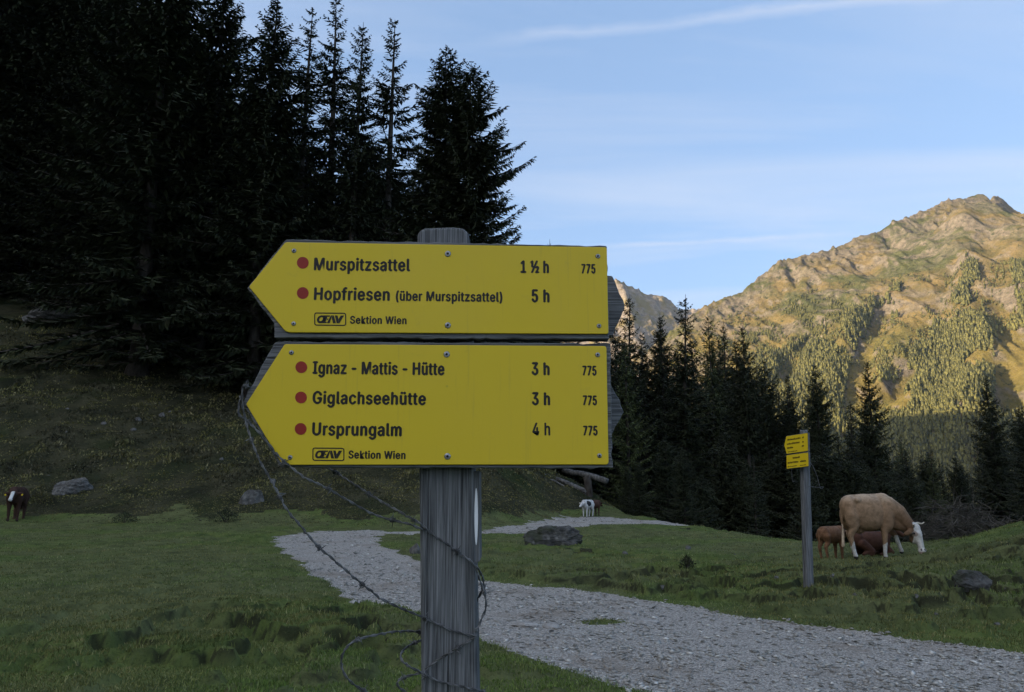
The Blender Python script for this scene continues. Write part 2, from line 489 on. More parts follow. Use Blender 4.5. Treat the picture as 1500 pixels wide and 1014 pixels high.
def mat_bark(name="spruce_bark", a=(.03, .024, .019), b=(.085, .075, .065)):
    t = NT(name, .95, .1)
    n = t.noise(5, t.mapped((1, 1, .25)), detail=6, rough=.7)
    t.color(t.ramp(n, [(.35, a), (.65, b)])); t.bump(n, .9, .05); return t.m
def mat_wood(name, axis='Z', lo=(.050, .052, .054), mid=(.128, .132, .137), hi=(.245, .25, .258), freq=1.0, crack=1.0):
    """weathered grey timber, grain along one axis"""
    t = NT(name, .9, .15)
    k = .018
    sc = {'Z': (1, 1, k), 'X': (k, 1, 1)}[axis]
    v = t.mapped(sc)
    g1 = t.noise(420 * freq, v, detail=4, rough=.65, dist=.1)
    g2 = t.noise(150 * freq, v, detail=4, rough=.6, dist=.3)
    g3 = t.noise(7 * freq, detail=4)
    c = t.ramp(g1, [(.32, lo), (.5, mid), (.7, hi)])
    c = t.mix(t.val(g2, .42, .30, 0, .75 * crack), c, tuple(v * .45 for v in lo))
    c = t.mix(t.val(g2, .58, .70, 0, .5), c, hi)
    c = t.mix(t.val(g3, .55, .75, 0, .45), c, tuple(v * .75 for v in lo))
    t.color(c)
    hgt = t.math('ADD', g1, t.val(g2, .42, .30, 0, -2.0))
    t.bump(hgt, .7, .0025)
    return t.m
def mat_plate():
    t = NT("yellow_enamel", .42, .35)
    n = t.noise(5.0, detail=4); n2 = t.noise(55, detail=4, rough=.7)
    c = t.mix(t.val(n, .35, .7, 0, .35), (.68, .49, .012), (.73, .54, .020))
    c = t.mix(t.val(t.voro(11), .045, .02, 0, .7), c, (.25, .19, .03))
    c = t.mix(t.val(n2, .66, .80, 0, .25), c, (.42, .33, .05))
    run = t.noise(1.0, t.mapped((140, 140, 5)), detail=4, rough=.6)
    c = t.mix(t.val(run, .58, .74, 0, .16), c, (.30, .22, .06))
    c = t.mix(t.val(t.noise(16, detail=6, rough=.75), .60, .74, 0, .22), c, (.38, .29, .07))
    c = t.mix(t.val(t.noise(700, t.mapped((1, 1, .06), rot=(0, R(35), 0)), detail=2), .70, .78, 0, .3), c, (.80, .66, .20))
    t.color(c); t.bump(t.noise(420, detail=2), .12, .001)
    t.l.new(t.val(n, .3, .7, .38, .55), t.b.inputs["Roughness"])
    return t.m
def mat_plain(name, c, rough=.6, spec=.3, metal=0.0, var=.25, scale=30):
    t = NT(name, rough, spec); t.b.inputs["Metallic"].default_value = metal
    n = t.noise(scale, detail=4)
    t.color(t.mix(t.val(n, .35, .7), tuple(v * (1 - var) for v in c), tuple(min(1, v * (1 + var)) for v in c)))
    t.bump(n, .2, .002); return t.m
def mat_hide():
    t = NT("cow_hide", .8, .2)
    a = t.node("ShaderNodeAttribute"); a.attribute_name = "coat"
    n = t.noise(9, detail=5, rough=.65); f = t.noise(90, t.mapped((1, 1, .4)), detail=3)
    c = t.mix(t.val(n, .35, .7, 0, .6), a.outputs["Color"], (.35, .33, .3), 'MULTIPLY')
    c = t.mix(t.val(f, .4, .65, 0, .22), c, (.4, .4, .4), 'MULTIPLY')
    t.color(c); t.bump(f, .3, .01); return t.m
def mat_mountain():
    t = NT("mountain_slope", 1.0, .05)
    geo = t.node("ShaderNodeNewGeometry")
    sepn = t.node("ShaderNodeSeparateXYZ"); t.l.new(geo.outputs["Normal"], sepn.inputs[0])
    sepp = t.node("ShaderNodeSeparateXYZ"); t.l.new(geo.outputs["Position"], sepp.inputs[0])
    big = t.noise(.0042, detail=5, rough=.6); mid = t.noise(.016, detail=6, rough=.65); fine = t.noise(.09, detail=5, rough=.7)
    streak = t.noise(.022, t.mapped((.30, 1, .8), rot=(0, R(22), 0)), detail=5, rough=.65)
    grass = t.ramp(mid, [(.28, (.072, .063, .023)), (.45, (.153, .113, .041)), (.6, (.221, .150, .059)), (.75, (.248, .180, .084))])
    green = t.ramp(fine, [(.3, (.049, .053, .018)), (.7, (.122, .115, .042))])
    c = t.mix(t.val(big, .47, .56), grass, green)
    low = t.val(sepp.outputs["Z"], 420, 230)
    yel = t.ramp(fine, [(.3, (.130, .103, .025)), (.7, (.268, .199, .046))])
    c = t.mix(t.math('MULTIPLY', low, .55), c, yel)
    rock = t.ramp(fine, [(.3, (.077, .063, .047)), (.52, (.184, .145, .100)), (.72, (.279, .224, .156))])
    steep = t.val(sepn.outputs["Z"], .64, .50)
    high = t.val(sepp.outputs["Z"], 250, 620, 0, .16)
    scree = t.val(t.math('ADD', streak, high), .63, .70)
    ra = t.node('ShaderNodeAttribute'); ra.attribute_name = 'rockband'
    rk = t.math('MAXIMUM', t.math('MAXIMUM', steep, t.math('MULTIPLY', scree, .5)), ra.outputs['Fac'])
    c = t.mix(rk, c, rock)
    c = t.mix(t.val(t.noise(.055, detail=4, rough=.6), .60, .66, 0, .8), c, (.045, .049, .020))
    sp = t.noise(.22, detail=5, rough=.8); sp2 = t.noise(.30, t.mapped((1.3, 1.1, .8)), detail=5, rough=.8)
    c = t.mix(t.val(sp, .56, .64, 0, .75), c, (.077, .077, .031))
    c = t.mix(t.val(sp2, .60, .68, 0, .45), c, (.378, .308, .218))
    c = t.mix(t.val(sp, .44, .34, 0, .5), c, (.108, .084, .047))
    t.color(c)
    nb = t.bump(t.noise(.06, detail=8, rough=.75), 1.0, 9.0); t.bump(t.noise(.35, detail=5, rough=.7), .9, 2.0, nb)
    return t.m
def mat_far_rock():
    t = NT("far_rock", 1.0, .05)
    mid = t.noise(.012, detail=6, rough=.65); fine = t.noise(.05, detail=5, rough=.7)
    geo = t.node("ShaderNodeNewGeometry")
    sepn = t.node("ShaderNodeSeparateXYZ"); t.l.new(geo.outputs["Normal"], sepn.inputs[0])
    rock = t.ramp(fine, [(.3, (.112, .091, .069)), (.55, (.240, .188, .138)), (.72, (.352, .279, .200))])
    c = t.mix(t.val(mid, .46, .6), rock, (.192, .143, .059))
    t.color(c); t.bump(fine, .8, 12.0); return t.m

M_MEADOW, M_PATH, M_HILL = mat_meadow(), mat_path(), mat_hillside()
M_GRAVEL = mat_gravel()
M_GRASS = mat_blades("grass_blades", (.059, .089, .023), (.114, .169, .041), (.176, .236, .069), (.341, .338, .181))
M_HEATH = mat_blades("heath_sprigs", (.020, .021, .011), (.049, .046, .024), (.086, .076, .044), (.162, .151, .101))
M_NEEDLE = mat_needles("spruce_needles", (.020, .026, .013), (.036, .044, .020))
M_LARCH = mat_needles("larch_needles", (.045, .060, .022), (.085, .100, .036))
M_BARK = mat_bark()
M_FTREE = mat_needles("sunlit_needles", (.036, .036, .012), (.140, .122, .034))
M_POST = mat_wood("weathered_post", 'Z')
M_BOARD = mat_wood("weathered_board", 'X')
M_SLAB = mat_stone("pale_slab", (.20, .19, .175), (.46, .44, .41), (.5, .48, .44), 9.0)
M_LOG = mat_plain("bleached_log", (.135, .13, .122), .95, .1, var=.45, scale=6)
M_TWIG = mat_plain("dead_twigs", (.085, .078, .068), .95, .1, var=.5, scale=4)
M_ROCK = mat_stone("grey_rock", (.045, .044, .042), (.21, .205, .195))
M_BOULDER = mat_stone("lichen_boulder", (.018, .018, .017), (.15, .147, .14), (.30, .29, .27), 5.0, .6)
M_PLATE = mat_plate()
M_INK = mat_plain("black_ink", (.014, .012, .010), .5, .3, var=.3)
M_RED = mat_plain("red_paint", (.30, .022, .012), .5, .3, var=.1)
M_SCREW = mat_plain("zinc_screw", (.30, .31, .32), .45, .5, metal=.85, var=.3, scale=300)
M_SLOT = mat_plain("screw_slot", (.02, .02, .02), .8, .1)
M_WIRE = mat_plain("galvanised_wire", (.135, .138, .142), .55, .4, metal=.5, var=.5, scale=60)
M_WHITE = mat_plain("white_paint", (.74, .76, .78), .6, .3, var=.08)
M_HIDE = mat_hide()
M_HORN = mat_plain("horn", (.45, .40, .32), .5, .3, var=.25, scale=12)
M_EYE = mat_plain("eye", (.01, .009, .008), .15, .5, var=.1)
M_MOUNT, M_FAR = mat_mountain(), mat_far_rock()

# ------------------------------------------------------------------ ground sheet (meadow, path and hillside are cut from one height field)
def axis(dense_lo, dense_hi, step, lo, hi, grow=1.06, first=None):
    a = list(np.arange(dense_lo, dense_hi + 1e-6, step))
    s, v = first or step, a[-1]
    while v < hi:
        s *= grow; v += s; a.append(v)
    s, v, b = first or step, a[0], []
    while v > lo:
        s *= grow; v -= s; b.append(v)
    return np.array(b[::-1] + a)
gx = axis(-8, 11, .055, -2600, 3200, 1.055)
ya = np.concatenate([np.arange(4.5, 14, .05), np.arange(14, 30, .1)]); yb_ = np.arange(30, 62, .25)
s, v, yc = .25, 61.75, []
while v < 3600: s *= 1.06; v += s; yc.append(v)
s, v, yd_ = .085, 4.5, []
while v > -2000: s *= 1.10; v -= s; yd_.append(v)
gy = np.concatenate([yd_[::-1], ya, yb_, yc])
GX, GY = np.meshgrid(gx, gy)
GZ = H(GX, GY)
nx, ny = len(gx), len(gy)
V = np.stack([GX, GY, GZ], -1).reshape(-1, 3)
ii, jj = np.meshgrid(np.arange(nx - 1), np.arange(ny - 1))
q = (jj * nx + ii).ravel()
Fq = np.stack([q, q + 1, q + 1 + nx, q + nx], -1)
cxm = V[Fq].mean(1)
pm = path_mask(cxm[:, 0], cxm[:, 1])
hm = hill_mask(cxm[:, 0], cxm[:, 1]) & ~pm
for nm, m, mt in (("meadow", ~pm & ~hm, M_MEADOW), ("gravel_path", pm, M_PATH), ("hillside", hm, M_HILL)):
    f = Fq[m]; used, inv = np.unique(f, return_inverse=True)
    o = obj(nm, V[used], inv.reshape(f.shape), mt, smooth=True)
    o["kind"] = "structure"

# ------------------------------------------------------------------ mountain and the far range
RP = [(900, 560, 1750), (960, 505, 1780), (1000, 468, 1800), (1028, 452, 1820), (1040, 446, 1830), (1063, 436, 1840), (1085, 428, 1850), (1100, 414, 1860), (1120, 399, 1870), (1142, 382, 1880), (1160, 377, 1890),
      (1200, 368, 1900), (1230, 360, 1910), (1262, 344, 1920), (1275, 343, 1920), (1290, 336, 1930), (1310, 321, 1940), (1330, 319, 1950), (1350, 309, 1960), (1385, 294, 1975), (1400, 290, 1980), (1412, 291, 1985), (1428, 286, 1995), (1441, 282, 2000),
      (1452, 286, 2035), (1466, 289, 2070), (1478, 300, 2100), (1488, 311, 2130), (1498, 320, 2150), (1530, 340, 2180), (1600, 395, 2120), (1750, 430, 2150), (2000, 520, 2200)]
RW = np.array([at(*p) for p in RP])
XPK = at(1441, 282, 2000)
def mount_base(x, y):
    zr = np.interp(x, RW[:, 0], RW[:, 2]); yr = np.interp(x, RW[:, 0], RW[:, 1])
    t = yr - y
    front = zr - (.80 * t - .06 * np.clip(t, 0, 1100) ** 1.0) - 18 * (1 - np.exp(-np.clip(t, 0, 400) / 25.))
    back = zr + 0.9 * t
    return np.where(t > 0, np.maximum(front, -75), back), t
def hit_mount(px, py):
    d = ray(px, py)
    ds = np.linspace(700, 2100, 1400)
    xs = d[0] / d[1] * ds; zs = CAM_Z + d[2] / d[1] * ds
    b, _ = mount_base(xs, ds)
    h = np.nonzero(zs < b)[0]
    D = ds[h[0]] if len(h) else 2000
    return np.array([d[0] / d[1] * D, D])
def seg_dist(x, y, pts):
    """signed lateral offset (right of the downhill line positive) and distance to a polyline"""
    best = np.full(np.shape(x), 1e9); side = np.zeros(np.shape(x))
    for (x0, y0), (x1, y1) in zip(pts[:-1], pts[1:]):
        dx_, dy_ = x1 - x0, y1 - y0; L2 = dx_ * dx_ + dy_ * dy_
        t = np.clip(((x - x0) * dx_ + (y - y0) * dy_) / L2, 0, 1)
        ex, ey = x - (x0 + t * dx_), y - (y0 + t * dy_)
        d = np.hypot(ex, ey); m = d < best
        best = np.where(m, d, best); side = np.where(m, np.sign(ex * -dy_ + ey * dx_), side)
    return best, side
SPURS = [([hit_mount(1420, 350), hit_mount(1442, 400), hit_mount(1456, 450), hit_mount(1462, 520), hit_mount(1452, 640)], 80, 130, 42),
         ([hit_mount(1265, 350), hit_mount(1285, 372), hit_mount(1292, 384)], 16, 40, 18),
         ([hit_mount(1310, 440), hit_mount(1262, 490), hit_mount(1240, 560), hit_mount(1225, 640)], 22, 90, 50),
         ([hit_mount(1370, 350), hit_mount(1350, 362), hit_mount(1345, 372)], 14, 40, 20)]
GULLIES = [([hit_mount(*p) for p in pl], d_, w_) for pl, d_, w_ in (
    ([(1296, 455), (1272, 500), (1258, 545), (1250, 600), (1243, 665)], 30, 20), ([(1330, 540), (1302, 575), (1286, 615), (1276, 660)], 30, 18),
    ([(1446, 375), (1460, 430), (1469, 480), (1486, 540), (1490, 600), (1492, 680)], 46, 30), ([(1190, 490), (1162, 530), (1140, 575)], 20, 16),
    ([(1452, 289), (1468, 300), (1484, 315), (1500, 331), (1530, 352)], 46, 15), ([(1297, 346), (1304, 356), (1306, 366)], 16, 9), ([(1385, 338), (1378, 348), (1370, 356)], 12, 9),
    ([(1238, 470), (1222, 482), (1205, 497)], 10, 9), ([(1430, 330), (1470, 322), (1490, 333)], 10, 8), ([(1160, 395), (1166, 404), (1163, 415)], 12, 9), ([(1405, 405), (1385, 440), (1372, 470)], 12, 10))]
def gully_at(x, y):
    g_ = np.zeros(np.shape(x)); m_ = np.full(np.shape(x), 9.0)
    for pts, d_, w_ in GULLIES:
        d, _ = seg_dist(x, y, pts)
        g_ = g_ + d_ * np.exp(-0.5 * (d / w_) ** 2); m_ = np.minimum(m_, d / w_)
    return g_, m_
def mount_h(x, y):
    b, t = mount_base(x, y)
    h = b.copy()
    for pts, amp, wl_, wr_ in SPURS:
        d, s_ = seg_dist(x, y, pts)
        w = np.where(s_ > 0, wl_, wr_)
        h = h + amp * np.exp(-0.5 * (d / w) ** 2) * sstep(40, 170, t)
    h = h - gully_at(x, y)[0]
    k = sstep(0, 90, np.abs(t))
    rock = sstep(170, 0, t) * (.35 + .65 * fbm(x / 160., y / 160., 61, 2))
    h = h + k * 56 * (ridged(x / 210. + y / 900., y / 420., 51, 4) - .45)
    h = h + k * 13 * (ridged(x / 64. + y / 300., y / 150., 57, 3) - .45)
    h = h + (.25 + .75 * k) * (14 * (fbm(x / 45., y / 60., 52, 4, .6) - .5))
    calm = 1 - .8 * np.exp(-((x - XPK[0] + 25) / 75.0) ** 2)
    h = h + calm * (6 + 40 * rock) * (ridged(x / 30., y / 34., 53, 4, .6) - .46) * (.55 + .45 * k)
    return h
mxs = np.concatenate([np.arange(300, 1420, 3.4), np.arange(1420, 2300, 14)])
mys = np.concatenate([np.arange(800, 1700, 4.4), np.arange(1700, 2080, 3.4), np.arange(2080, 2600, 20)])
MX, MY = np.meshgrid(mxs, mys)
MZ = mount_h(MX, MY)
V = np.stack([MX, MY, MZ], -1).reshape(-1, 3)
nx, ny = len(mxs), len(mys)
ii, jj = np.meshgrid(np.arange(nx - 1), np.arange(ny - 1)); q = (jj * nx + ii).ravel()
o = obj("mountain", V, np.stack([q, q + 1, q + 1 + nx, q + nx], -1), M_MOUNT, smooth=False)
_, tt_ = mount_base(MX, MY)
nb_ = fbm(MX / 70., MY / 22., 64, 4, .6)
rb_ = np.maximum(sstep(75, 10, tt_ + 130 * (fbm(MX / 55., MY / 40., 65, 4) - .5)) * sstep(.34, .5, nb_), .8 * sstep(.57, .66, fbm(MX / 190., (MY + .55 * MX) / 34., 66, 4)) * sstep(520, 300, tt_))
at_ = o.data.attributes.new("rockband", 'FLOAT', 'POINT'); at_.data.foreach_set("value", rb_.ravel().astype(np.float32))
o["kind"] = "structure"
FR = np.array([at(*p, 3200) for p in [(700, 470), (800, 430), (860, 420), (888, 416), (897, 411), (908, 410), (920, 417), (935, 421), (948, 429), (958, 434), (968, 434), (978, 440), (990, 450), (1002, 452), (1018, 449), (1030, 452), (1060, 460), (1150, 480), (1300, 520)]])
fxs = np.arange(-150, 1700, 9.0); fys = np.arange(2300, 3700, 12.0)
FX, FY = np.meshgrid(fxs, fys)
zr = np.interp(FX, FR[:, 0], FR[:, 2])
t = 3200 - FY
FZ = np.where(t > 0, zr - .78 * t, zr + .8 * t) + sstep(0, 120, np.abs(t)) * 42 * (ridged(FX / 190., FY / 380., 81, 4) - .45) + 46 * (ridged(FX / 52., FY / 60., 82, 4, .6) - .5)
V = np.stack([FX, FY, FZ], -1).reshape(-1, 3)
nx, ny = len(fxs), len(fys)
ii, jj = np.meshgrid(np.arange(nx - 1), np.arange(ny - 1)); q = (jj * nx + ii).ravel()
o = obj("far_mountain", V, np.stack([q, q + 1, q + 1 + nx, q + nx], -1), M_FAR)
o["kind"] = "structure"

# trees on the mountain: the ones one can tell apart are things, the closed wood is one mass
def small_tree(seed, tiers=5, sides=7):
    rg = np.random.default_rng(seed)
    vs, fs = [], []
    for k in range(tiers):
        z0 = .06 + .80 * k / tiers; z1 = min(1.0, z0 + .36)
        r = .20 * (1 - z0) ** .75 + .02
        n0 = len(vs); ph = rg.uniform(0, 6)
        for i in range(sides):
            rr = r * rg.uniform(.65, 1.25); a = ph + 2 * math.pi * i / sides
            vs.append((rr * math.cos(a), rr * math.sin(a), z0 + rg.uniform(-.05, .04)))
        vs.append((rg.uniform(-.015, .015), rg.uniform(-.015, .015), z1))
        for i in range(sides): fs.append((n0 + i, n0 + (i + 1) % sides, n0 + sides))
    return np.array(vs), np.array(fs)
FOREST = [[(1100, 540), (1150, 512), (1200, 492), (1250, 458), (1300, 432), (1335, 415), (1322, 440), (1300, 470), (1275, 492), (1250, 545), (1235, 640), (1100, 640)],
          [(1265, 640), (1290, 590), (1320, 540), (1350, 505), (1378, 460), (1405, 420), (1420, 380), (1438, 372), (1444, 420), (1440, 470), (1475, 500), (1482, 560), (1468, 640), (1460, 760), (1180, 760), (1200, 640)],
          [(1476, 395), (1520, 380), (1640, 400), (1640, 760), (1490, 640), (1494, 560), (1515, 500), (1482, 470)],
          [(1000, 612), (1640, 606), (1640, 800), (1000, 800)]]
THIN = [(1040, 470), (1100, 455), (1180, 430), (1250, 400), (1330, 370), (1420, 335), (1500, 360), (1500, 480), (1300, 560), (1150, 590), (1030, 560)]
CLEAR = [[(1275, 545), (1305, 490), (1352, 462), (1368, 470), (1340, 505), (1318, 535), (1290, 572), (1268, 600), (1258, 585)]]
rg = np.random.default_rng(12)
X = rg.uniform(330, 1700, 190000); Y = rg.uniform(820, 1960, 190000); Z = mount_h(X, Y)
PX, PY = to_px(np.stack([X, Y, Z], -1))
keep = np.zeros(len(X), bool)
for pl in FOREST: keep |= in_poly(PX + 26 * (fbm(X / 24., Y / 24., 8, 3) - .5), PY + 30 * (fbm(X / 24., Y / 24., 9, 3) - .5), pl)
gap = fbm(X / 60., Y / 90., 5, 3)
keep &= (gap < .68) & (PX < 1640)
for pl in CLEAR: keep &= ~(in_poly(PX, PY, pl) & (rg.random(len(X)) < .975))
keep &= (rg.random(len(X)) < .7) & (gully_at(X, Y)[1] > .9)
keep |= in_poly(PX, PY, FOREST[3]) & (rg.random(len(X)) < .6) & (PX < 1640)
thin = in_poly(PX, PY, THIN) & ~keep & (fbm(X / 70., Y / 80., 15, 4) > .40) & (rg.random(len(X)) < (.13 + .16 * (PY > 440) + .20 * (PY > 490)) * np.clip(fbm(X / 26., Y / 30., 19, 3) * 6 - 2.4, .1, 1.6)) & (PX < 1540) & (Z < 470)
protos = [small_tree(s_) for s_ in range(6)]
def scatter(idx, hlo, hhi):
    vs, fs, n = [], [], 0
    for i in idx:
        v, f = protos[rg.integers(6)]
        h = rg.uniform(hlo, hhi); a = rg.uniform(0, 6.28); w = h * rg.uniform(.8, 1.25)
        c, s_ = math.cos(a) * w, math.sin(a) * w
        vs.append(np.stack([X[i] + v[:, 0] * c - v[:, 1] * s_, Y[i] + v[:, 0] * s_ + v[:, 1] * c, Z[i] - .5 + v[:, 2] * h], -1)); fs.append(f + n); n += len(v)
    return np.concatenate(vs), np.concatenate(fs)
ki = np.nonzero(keep)[0]
v, f = scatter(ki, 10, 20)
tag(obj("mountain_forest", v, f, M_FTREE), "closed wood of small spruces covering the lower mountain, its foot in blue shade", "forest", kind="stuff")
ti = np.nonzero(thin)[0]
ti = ti[np.argsort(Y[ti])]
lone, rest = ti[:150], ti[150:]
if len(rest):
    v, f = scatter(rest, 2.5, 11)
    tag(obj("mountain_scrub", v, f, M_FTREE), "scattered stunted bushes and young trees on the upper mountain slope", "scrub", kind="stuff")
pm_ = [mesh_np("mountain_spruce", v * np.array([1.1, 1.1, 1]), f, M_FTREE) for v, f in protos]
for i in lone:
    o = bpy.data.objects.new("mountain_spruce", pm_[rg.integers(6)]); COL.objects.link(o)
    h = rg.uniform(8, 17)
    o.location = (X[i], Y[i], Z[i] - .4); o.scale = (h, h, h); o.rotation_euler = (0, 0, rg.uniform(0, 6))
    tag(o, "small sunlit spruce standing apart on the open mountain slope", "tree", "single spruces on the mountain slope")

# ------------------------------------------------------------------ near spruces
def spruce(h, r, seed, base=.06, sp=.36, dens=1.0, droop=.35, gapiness=.25, power=.8, frond=.5):
    rg = np.random.default_rng(seed)
    vs, fs, n = [], [], 0
    wv, wf, wn_ = [], [], 0
    z = base * h
    while z < h * .985:
        tt = (z - base * h) / (h * (1 - base))
        env = r * (1 - tt) ** power * (1 + .22 * math.sin(5 * tt * 3 + seed)) + .10
        nb = rg.integers(5, 8) if tt < .85 else rg.integers(4, 6)
        ph = rg.uniform(0, 6.28)
        for b in range(nb):
            if rg.random() < gapiness: continue
            a = ph + 6.283 * b / nb + rg.normal(0, .28)
            L = env * rg.uniform(.62, 1.18)
            up = .55 * tt - droop * (1 - tt) + rg.normal(0, .09)
            m = max(5, int(L / .115))
            u = np.linspace(.12, 1, m)
            rad = L * u * (1 - .08 * u)
            zz = z + rg.normal(0, .08) + L * (up * u - .28 * (1 - tt) * u ** 2 + (.30 + .15 * (1 - tt)) * u ** 3 * .8)
            ca, sa = math.cos(a), math.sin(a)
            P = np.stack([rad * ca, rad * sa, zz], -1)
            # fronds both sides, one hanging, one along the branch
            rem = frond * (.35 + .65 * (1 - u)) * (.55 + .45 * min(1, L / 2)) * (1 if L > .6 else .6)
            for side in (-1, 1, 0, 2):
                k = rg.random(m) < dens * (1.0 if side in (-1, 1) else .75)
                if not k.any(): continue
                Pk, rk = P[k], rem[k] * rg.uniform(.7, 1.3, k.sum())
                q = len(Pk)
                if side in (-1, 1):
                    an = a + side * rg.uniform(.7, 1.15, q)
                    D = np.stack([np.cos(an), np.sin(an), rg.uniform(-.55, .05, q)], -1)
                elif side == 0:
                    an = a + rg.uniform(-.8, .8, q)
                    D = np.stack([.45 * np.cos(an), .45 * np.sin(an), -rg.uniform(.6, 1.1, q)], -1); rk = rk * .9
                else:
                    an = a + rg.uniform(-.35, .35, q)
                    D = np.stack([np.cos(an), np.sin(an), rg.uniform(-.1, .5, q)], -1); rk = rk * .8
                D /= np.linalg.norm(D, axis=1, keepdims=True)
                W = np.cross(D, np.stack([rg.normal(0, .5, q), rg.normal(0, .5, q), np.ones(q)], -1))
                W /= np.linalg.norm(W, axis=1, keepdims=True) + 1e-9
                w = (.026 + .07 * rk)[:, None]
                T = Pk + D * rk[:, None]; Mid = Pk + D * (rk * .45)[:, None]
                blk = np.stack([Pk, Mid + W * w, T, Mid - W * w], 1).reshape(-1, 3)
                vs.append(blk); fs.append(np.arange(q * 4).reshape(-1, 4) + n); n += q * 4
            # wood of the branch
            w0 = max(.012, .016 * L)
            c1 = P[:: max(1, m // 4)]
            ring = []
            for s_i, p in enumerate(c1):
                ww = w0 * (1 - .8 * s_i / max(1, len(c1) - 1))
                ring.append([p + (-sa * ww, ca * ww, 0), p + (0, 0, ww * 1.3), p + (sa * ww, -ca * ww, 0)])
            ring = np.array(ring).reshape(-1, 3)
            for s_i in range(len(c1) - 1):
                for k3 in range(3):
                    wf.append((wn_ + s_i * 3 + k3, wn_ + s_i * 3 + (k3 + 1) % 3, wn_ + s_i * 3 + 3 + (k3 + 1) % 3, wn_ + s_i * 3 + 3 + k3))
            wv.append(ring); wn_ += len(ring)
        z += sp * rg.uniform(.7, 1.3) * (.75 + .5 * (1 - tt)) * (h / 22)
    # trunk
    tr = .0115 * h
    segs, tv, tf = 8, [], []
    hs = np.concatenate([[-.06, 0, .02], np.linspace(.06, 1.0, 12)]) * h
    bx, by = rg.normal(0, .004 * h, 2)
    for k, zt in enumerate(hs):
        q_ = max(zt, 0) / h
        rr = tr * (1 - q_) ** .9 * (1.5 if zt <= 0 else 1.2 if k == 2 else 1) + .012
        for s_i in range(segs):
            a = 6.283 * s_i / segs
            tv.append((rr * math.cos(a) + bx * math.sin(q_ * 4), rr * math.sin(a) + by * math.sin(q_ * 3), zt))
    for k in range(len(hs) - 1):
        for s_i in range(segs):
            s2 = (s_i + 1) % segs
            tf.append((k * segs + s_i, k * segs + s2, (k + 1) * segs + s2, (k + 1) * segs + s_i))
    tv = np.array(tv); tf = np.array(tf)
    tv2 = np.concatenate([tv] + wv); tf2 = np.concatenate([tf, np.array(wf) + len(tv)])
    return (np.concatenate(vs), np.concatenate(fs)), (tv2, tf2)
VAR = {}
def variant(key, mat, **kw):
    (cv, cf), (tv, tf) = spruce(**kw)
    VAR[key] = (mesh_np("crown", cv, cf, mat), mesh_np("trunk", tv, tf, M_BARK, True), kw["h"])
variant("tall", M_NEEDLE, h=26, r=4.6, seed=3, gapiness=.10, dens=1.0, frond=.75)
variant("tall2", M_NEEDLE, h=26, r=5.2, seed=14, gapiness=.12, dens=1.0, droop=.45, frond=.8)
variant("slim", M_NEEDLE, h=26, r=3.6, seed=25, gapiness=.14, sp=.42, dens=1.0, droop=.25, frond=.7)
variant("thin", M_NEEDLE, h=26, r=3.0, seed=36, gapiness=.24, sp=.56, dens=.95, droop=.15, power=.7, frond=.7)
variant("broad", M_NEEDLE, h=26, r=5.9, seed=47, gapiness=.14, sp=.42, dens=1.0, droop=.36, power=.62, frond=.85)
variant("small", M_NEEDLE, h=12, r=2.9, seed=58, sp=.30, gapiness=.12, frond=.6)
variant("larch", M_LARCH, h=22, r=3.9, seed=69, sp=.42, gapiness=.16, dens=.95, droop=.12, frond=.6)
GROUND_C = {}
def tree(px, py, D, key, label, group=None, name="spruce_tree", w=1.0, seed=0, base_z=None):
    top = at(px, py, D)
    gz = float(H0(top[0], top[1])) if base_z is None else base_z
    cm, tm, h0 = VAR[key]
    h = top[2] - gz
    s_ = h / h0
    root = empty(name, (top[0], top[1], gz - .1), (seed * 2.399) % 6.283)
    root.scale = (s_ * w, s_ * w, s_)
    link("trunk", tm, root); link("crown", cm, root)
    tag(root, label, "tree", group)
    return root
G_R = "spruces standing beyond the meadow on the right"
tree(919, 430, 62, "slim", "dark spruce top rising just right of the upper yellow sign", G_R, seed=1, w=1.2)
tree(915, 492, 54, "larch", "olive green larch just right of the lower yellow sign", G_R, "larch_tree", seed=2, w=1.1)
tree(967, 458, 66, "tall", "dark spruce with a blunt top left of the tallest pointed one", G_R, seed=3, w=1.1)
tree(1000, 429, 60, "slim", "tallest pointed spruce right of the yellow signs, its tip against the sky", G_R, seed=4, w=1.25)
tree(1037, 455, 68, "larch", "thin-crowned tree through which the sunlit mountain shows", G_R, "larch_tree", seed=5, w=.95)
tree(1058, 470, 70, "slim", "slim dark spruce squeezed behind the thin-crowned tree", G_R, seed=6)
tree(1087, 474, 58, "tall", "dark conical spruce ending the tall row beside the open mountain slope", G_R, seed=7, w=1.0)
tree(1118, 522, 62, "tall2", "dark spruce one step lower beside the tall row", G_R, seed=8)
tree(1153, 546, 66, "tall", "dark spruce behind and left of the small signpost", G_R, seed=9, w=1.1)
tree(1193, 529, 58, "tall2", "tall dark spruce standing right behind the small signpost top", G_R, seed=10, w=1.0)
tree(1269, 525, 60, "tall", "tall open spruce above the grazing tan cow's back", G_R, seed=11, w=1.05)
tree(1243, 586, 70, "slim", "lower dark spruce between two tall ones above the cow", G_R, seed=12, w=1.4)
tree(1319, 634, 64, "larch", "greenish young larch above the cow's head", G_R, "larch_tree", seed=13, w=1.1)
tree(1362, 656, 58, "larch", "short olive larch right of the cow against the blue shade", G_R, "larch_tree", seed=14, w=1.2)
tree(1398, 668, 66, "small", "low spruce in front of the shaded mountain foot", G_R, seed=15)
tree(1443, 548, 62, "tall", "tall dark spruce above the brush pile near the right edge", G_R, seed=16, w=1.15)
tree(1496, 590, 56, "tall2", "dark spruce cut off by the right edge of the photo", G_R, seed=17, w=1.1)
tree(1545, 560, 60, "tall", "dark spruce just outside the right edge", G_R, seed=18)
tree(805, 351, 150, "slim", "tiny spruce tip peeking over the upper yellow sign", G_R, seed=19)
rgt = random.Random(4)
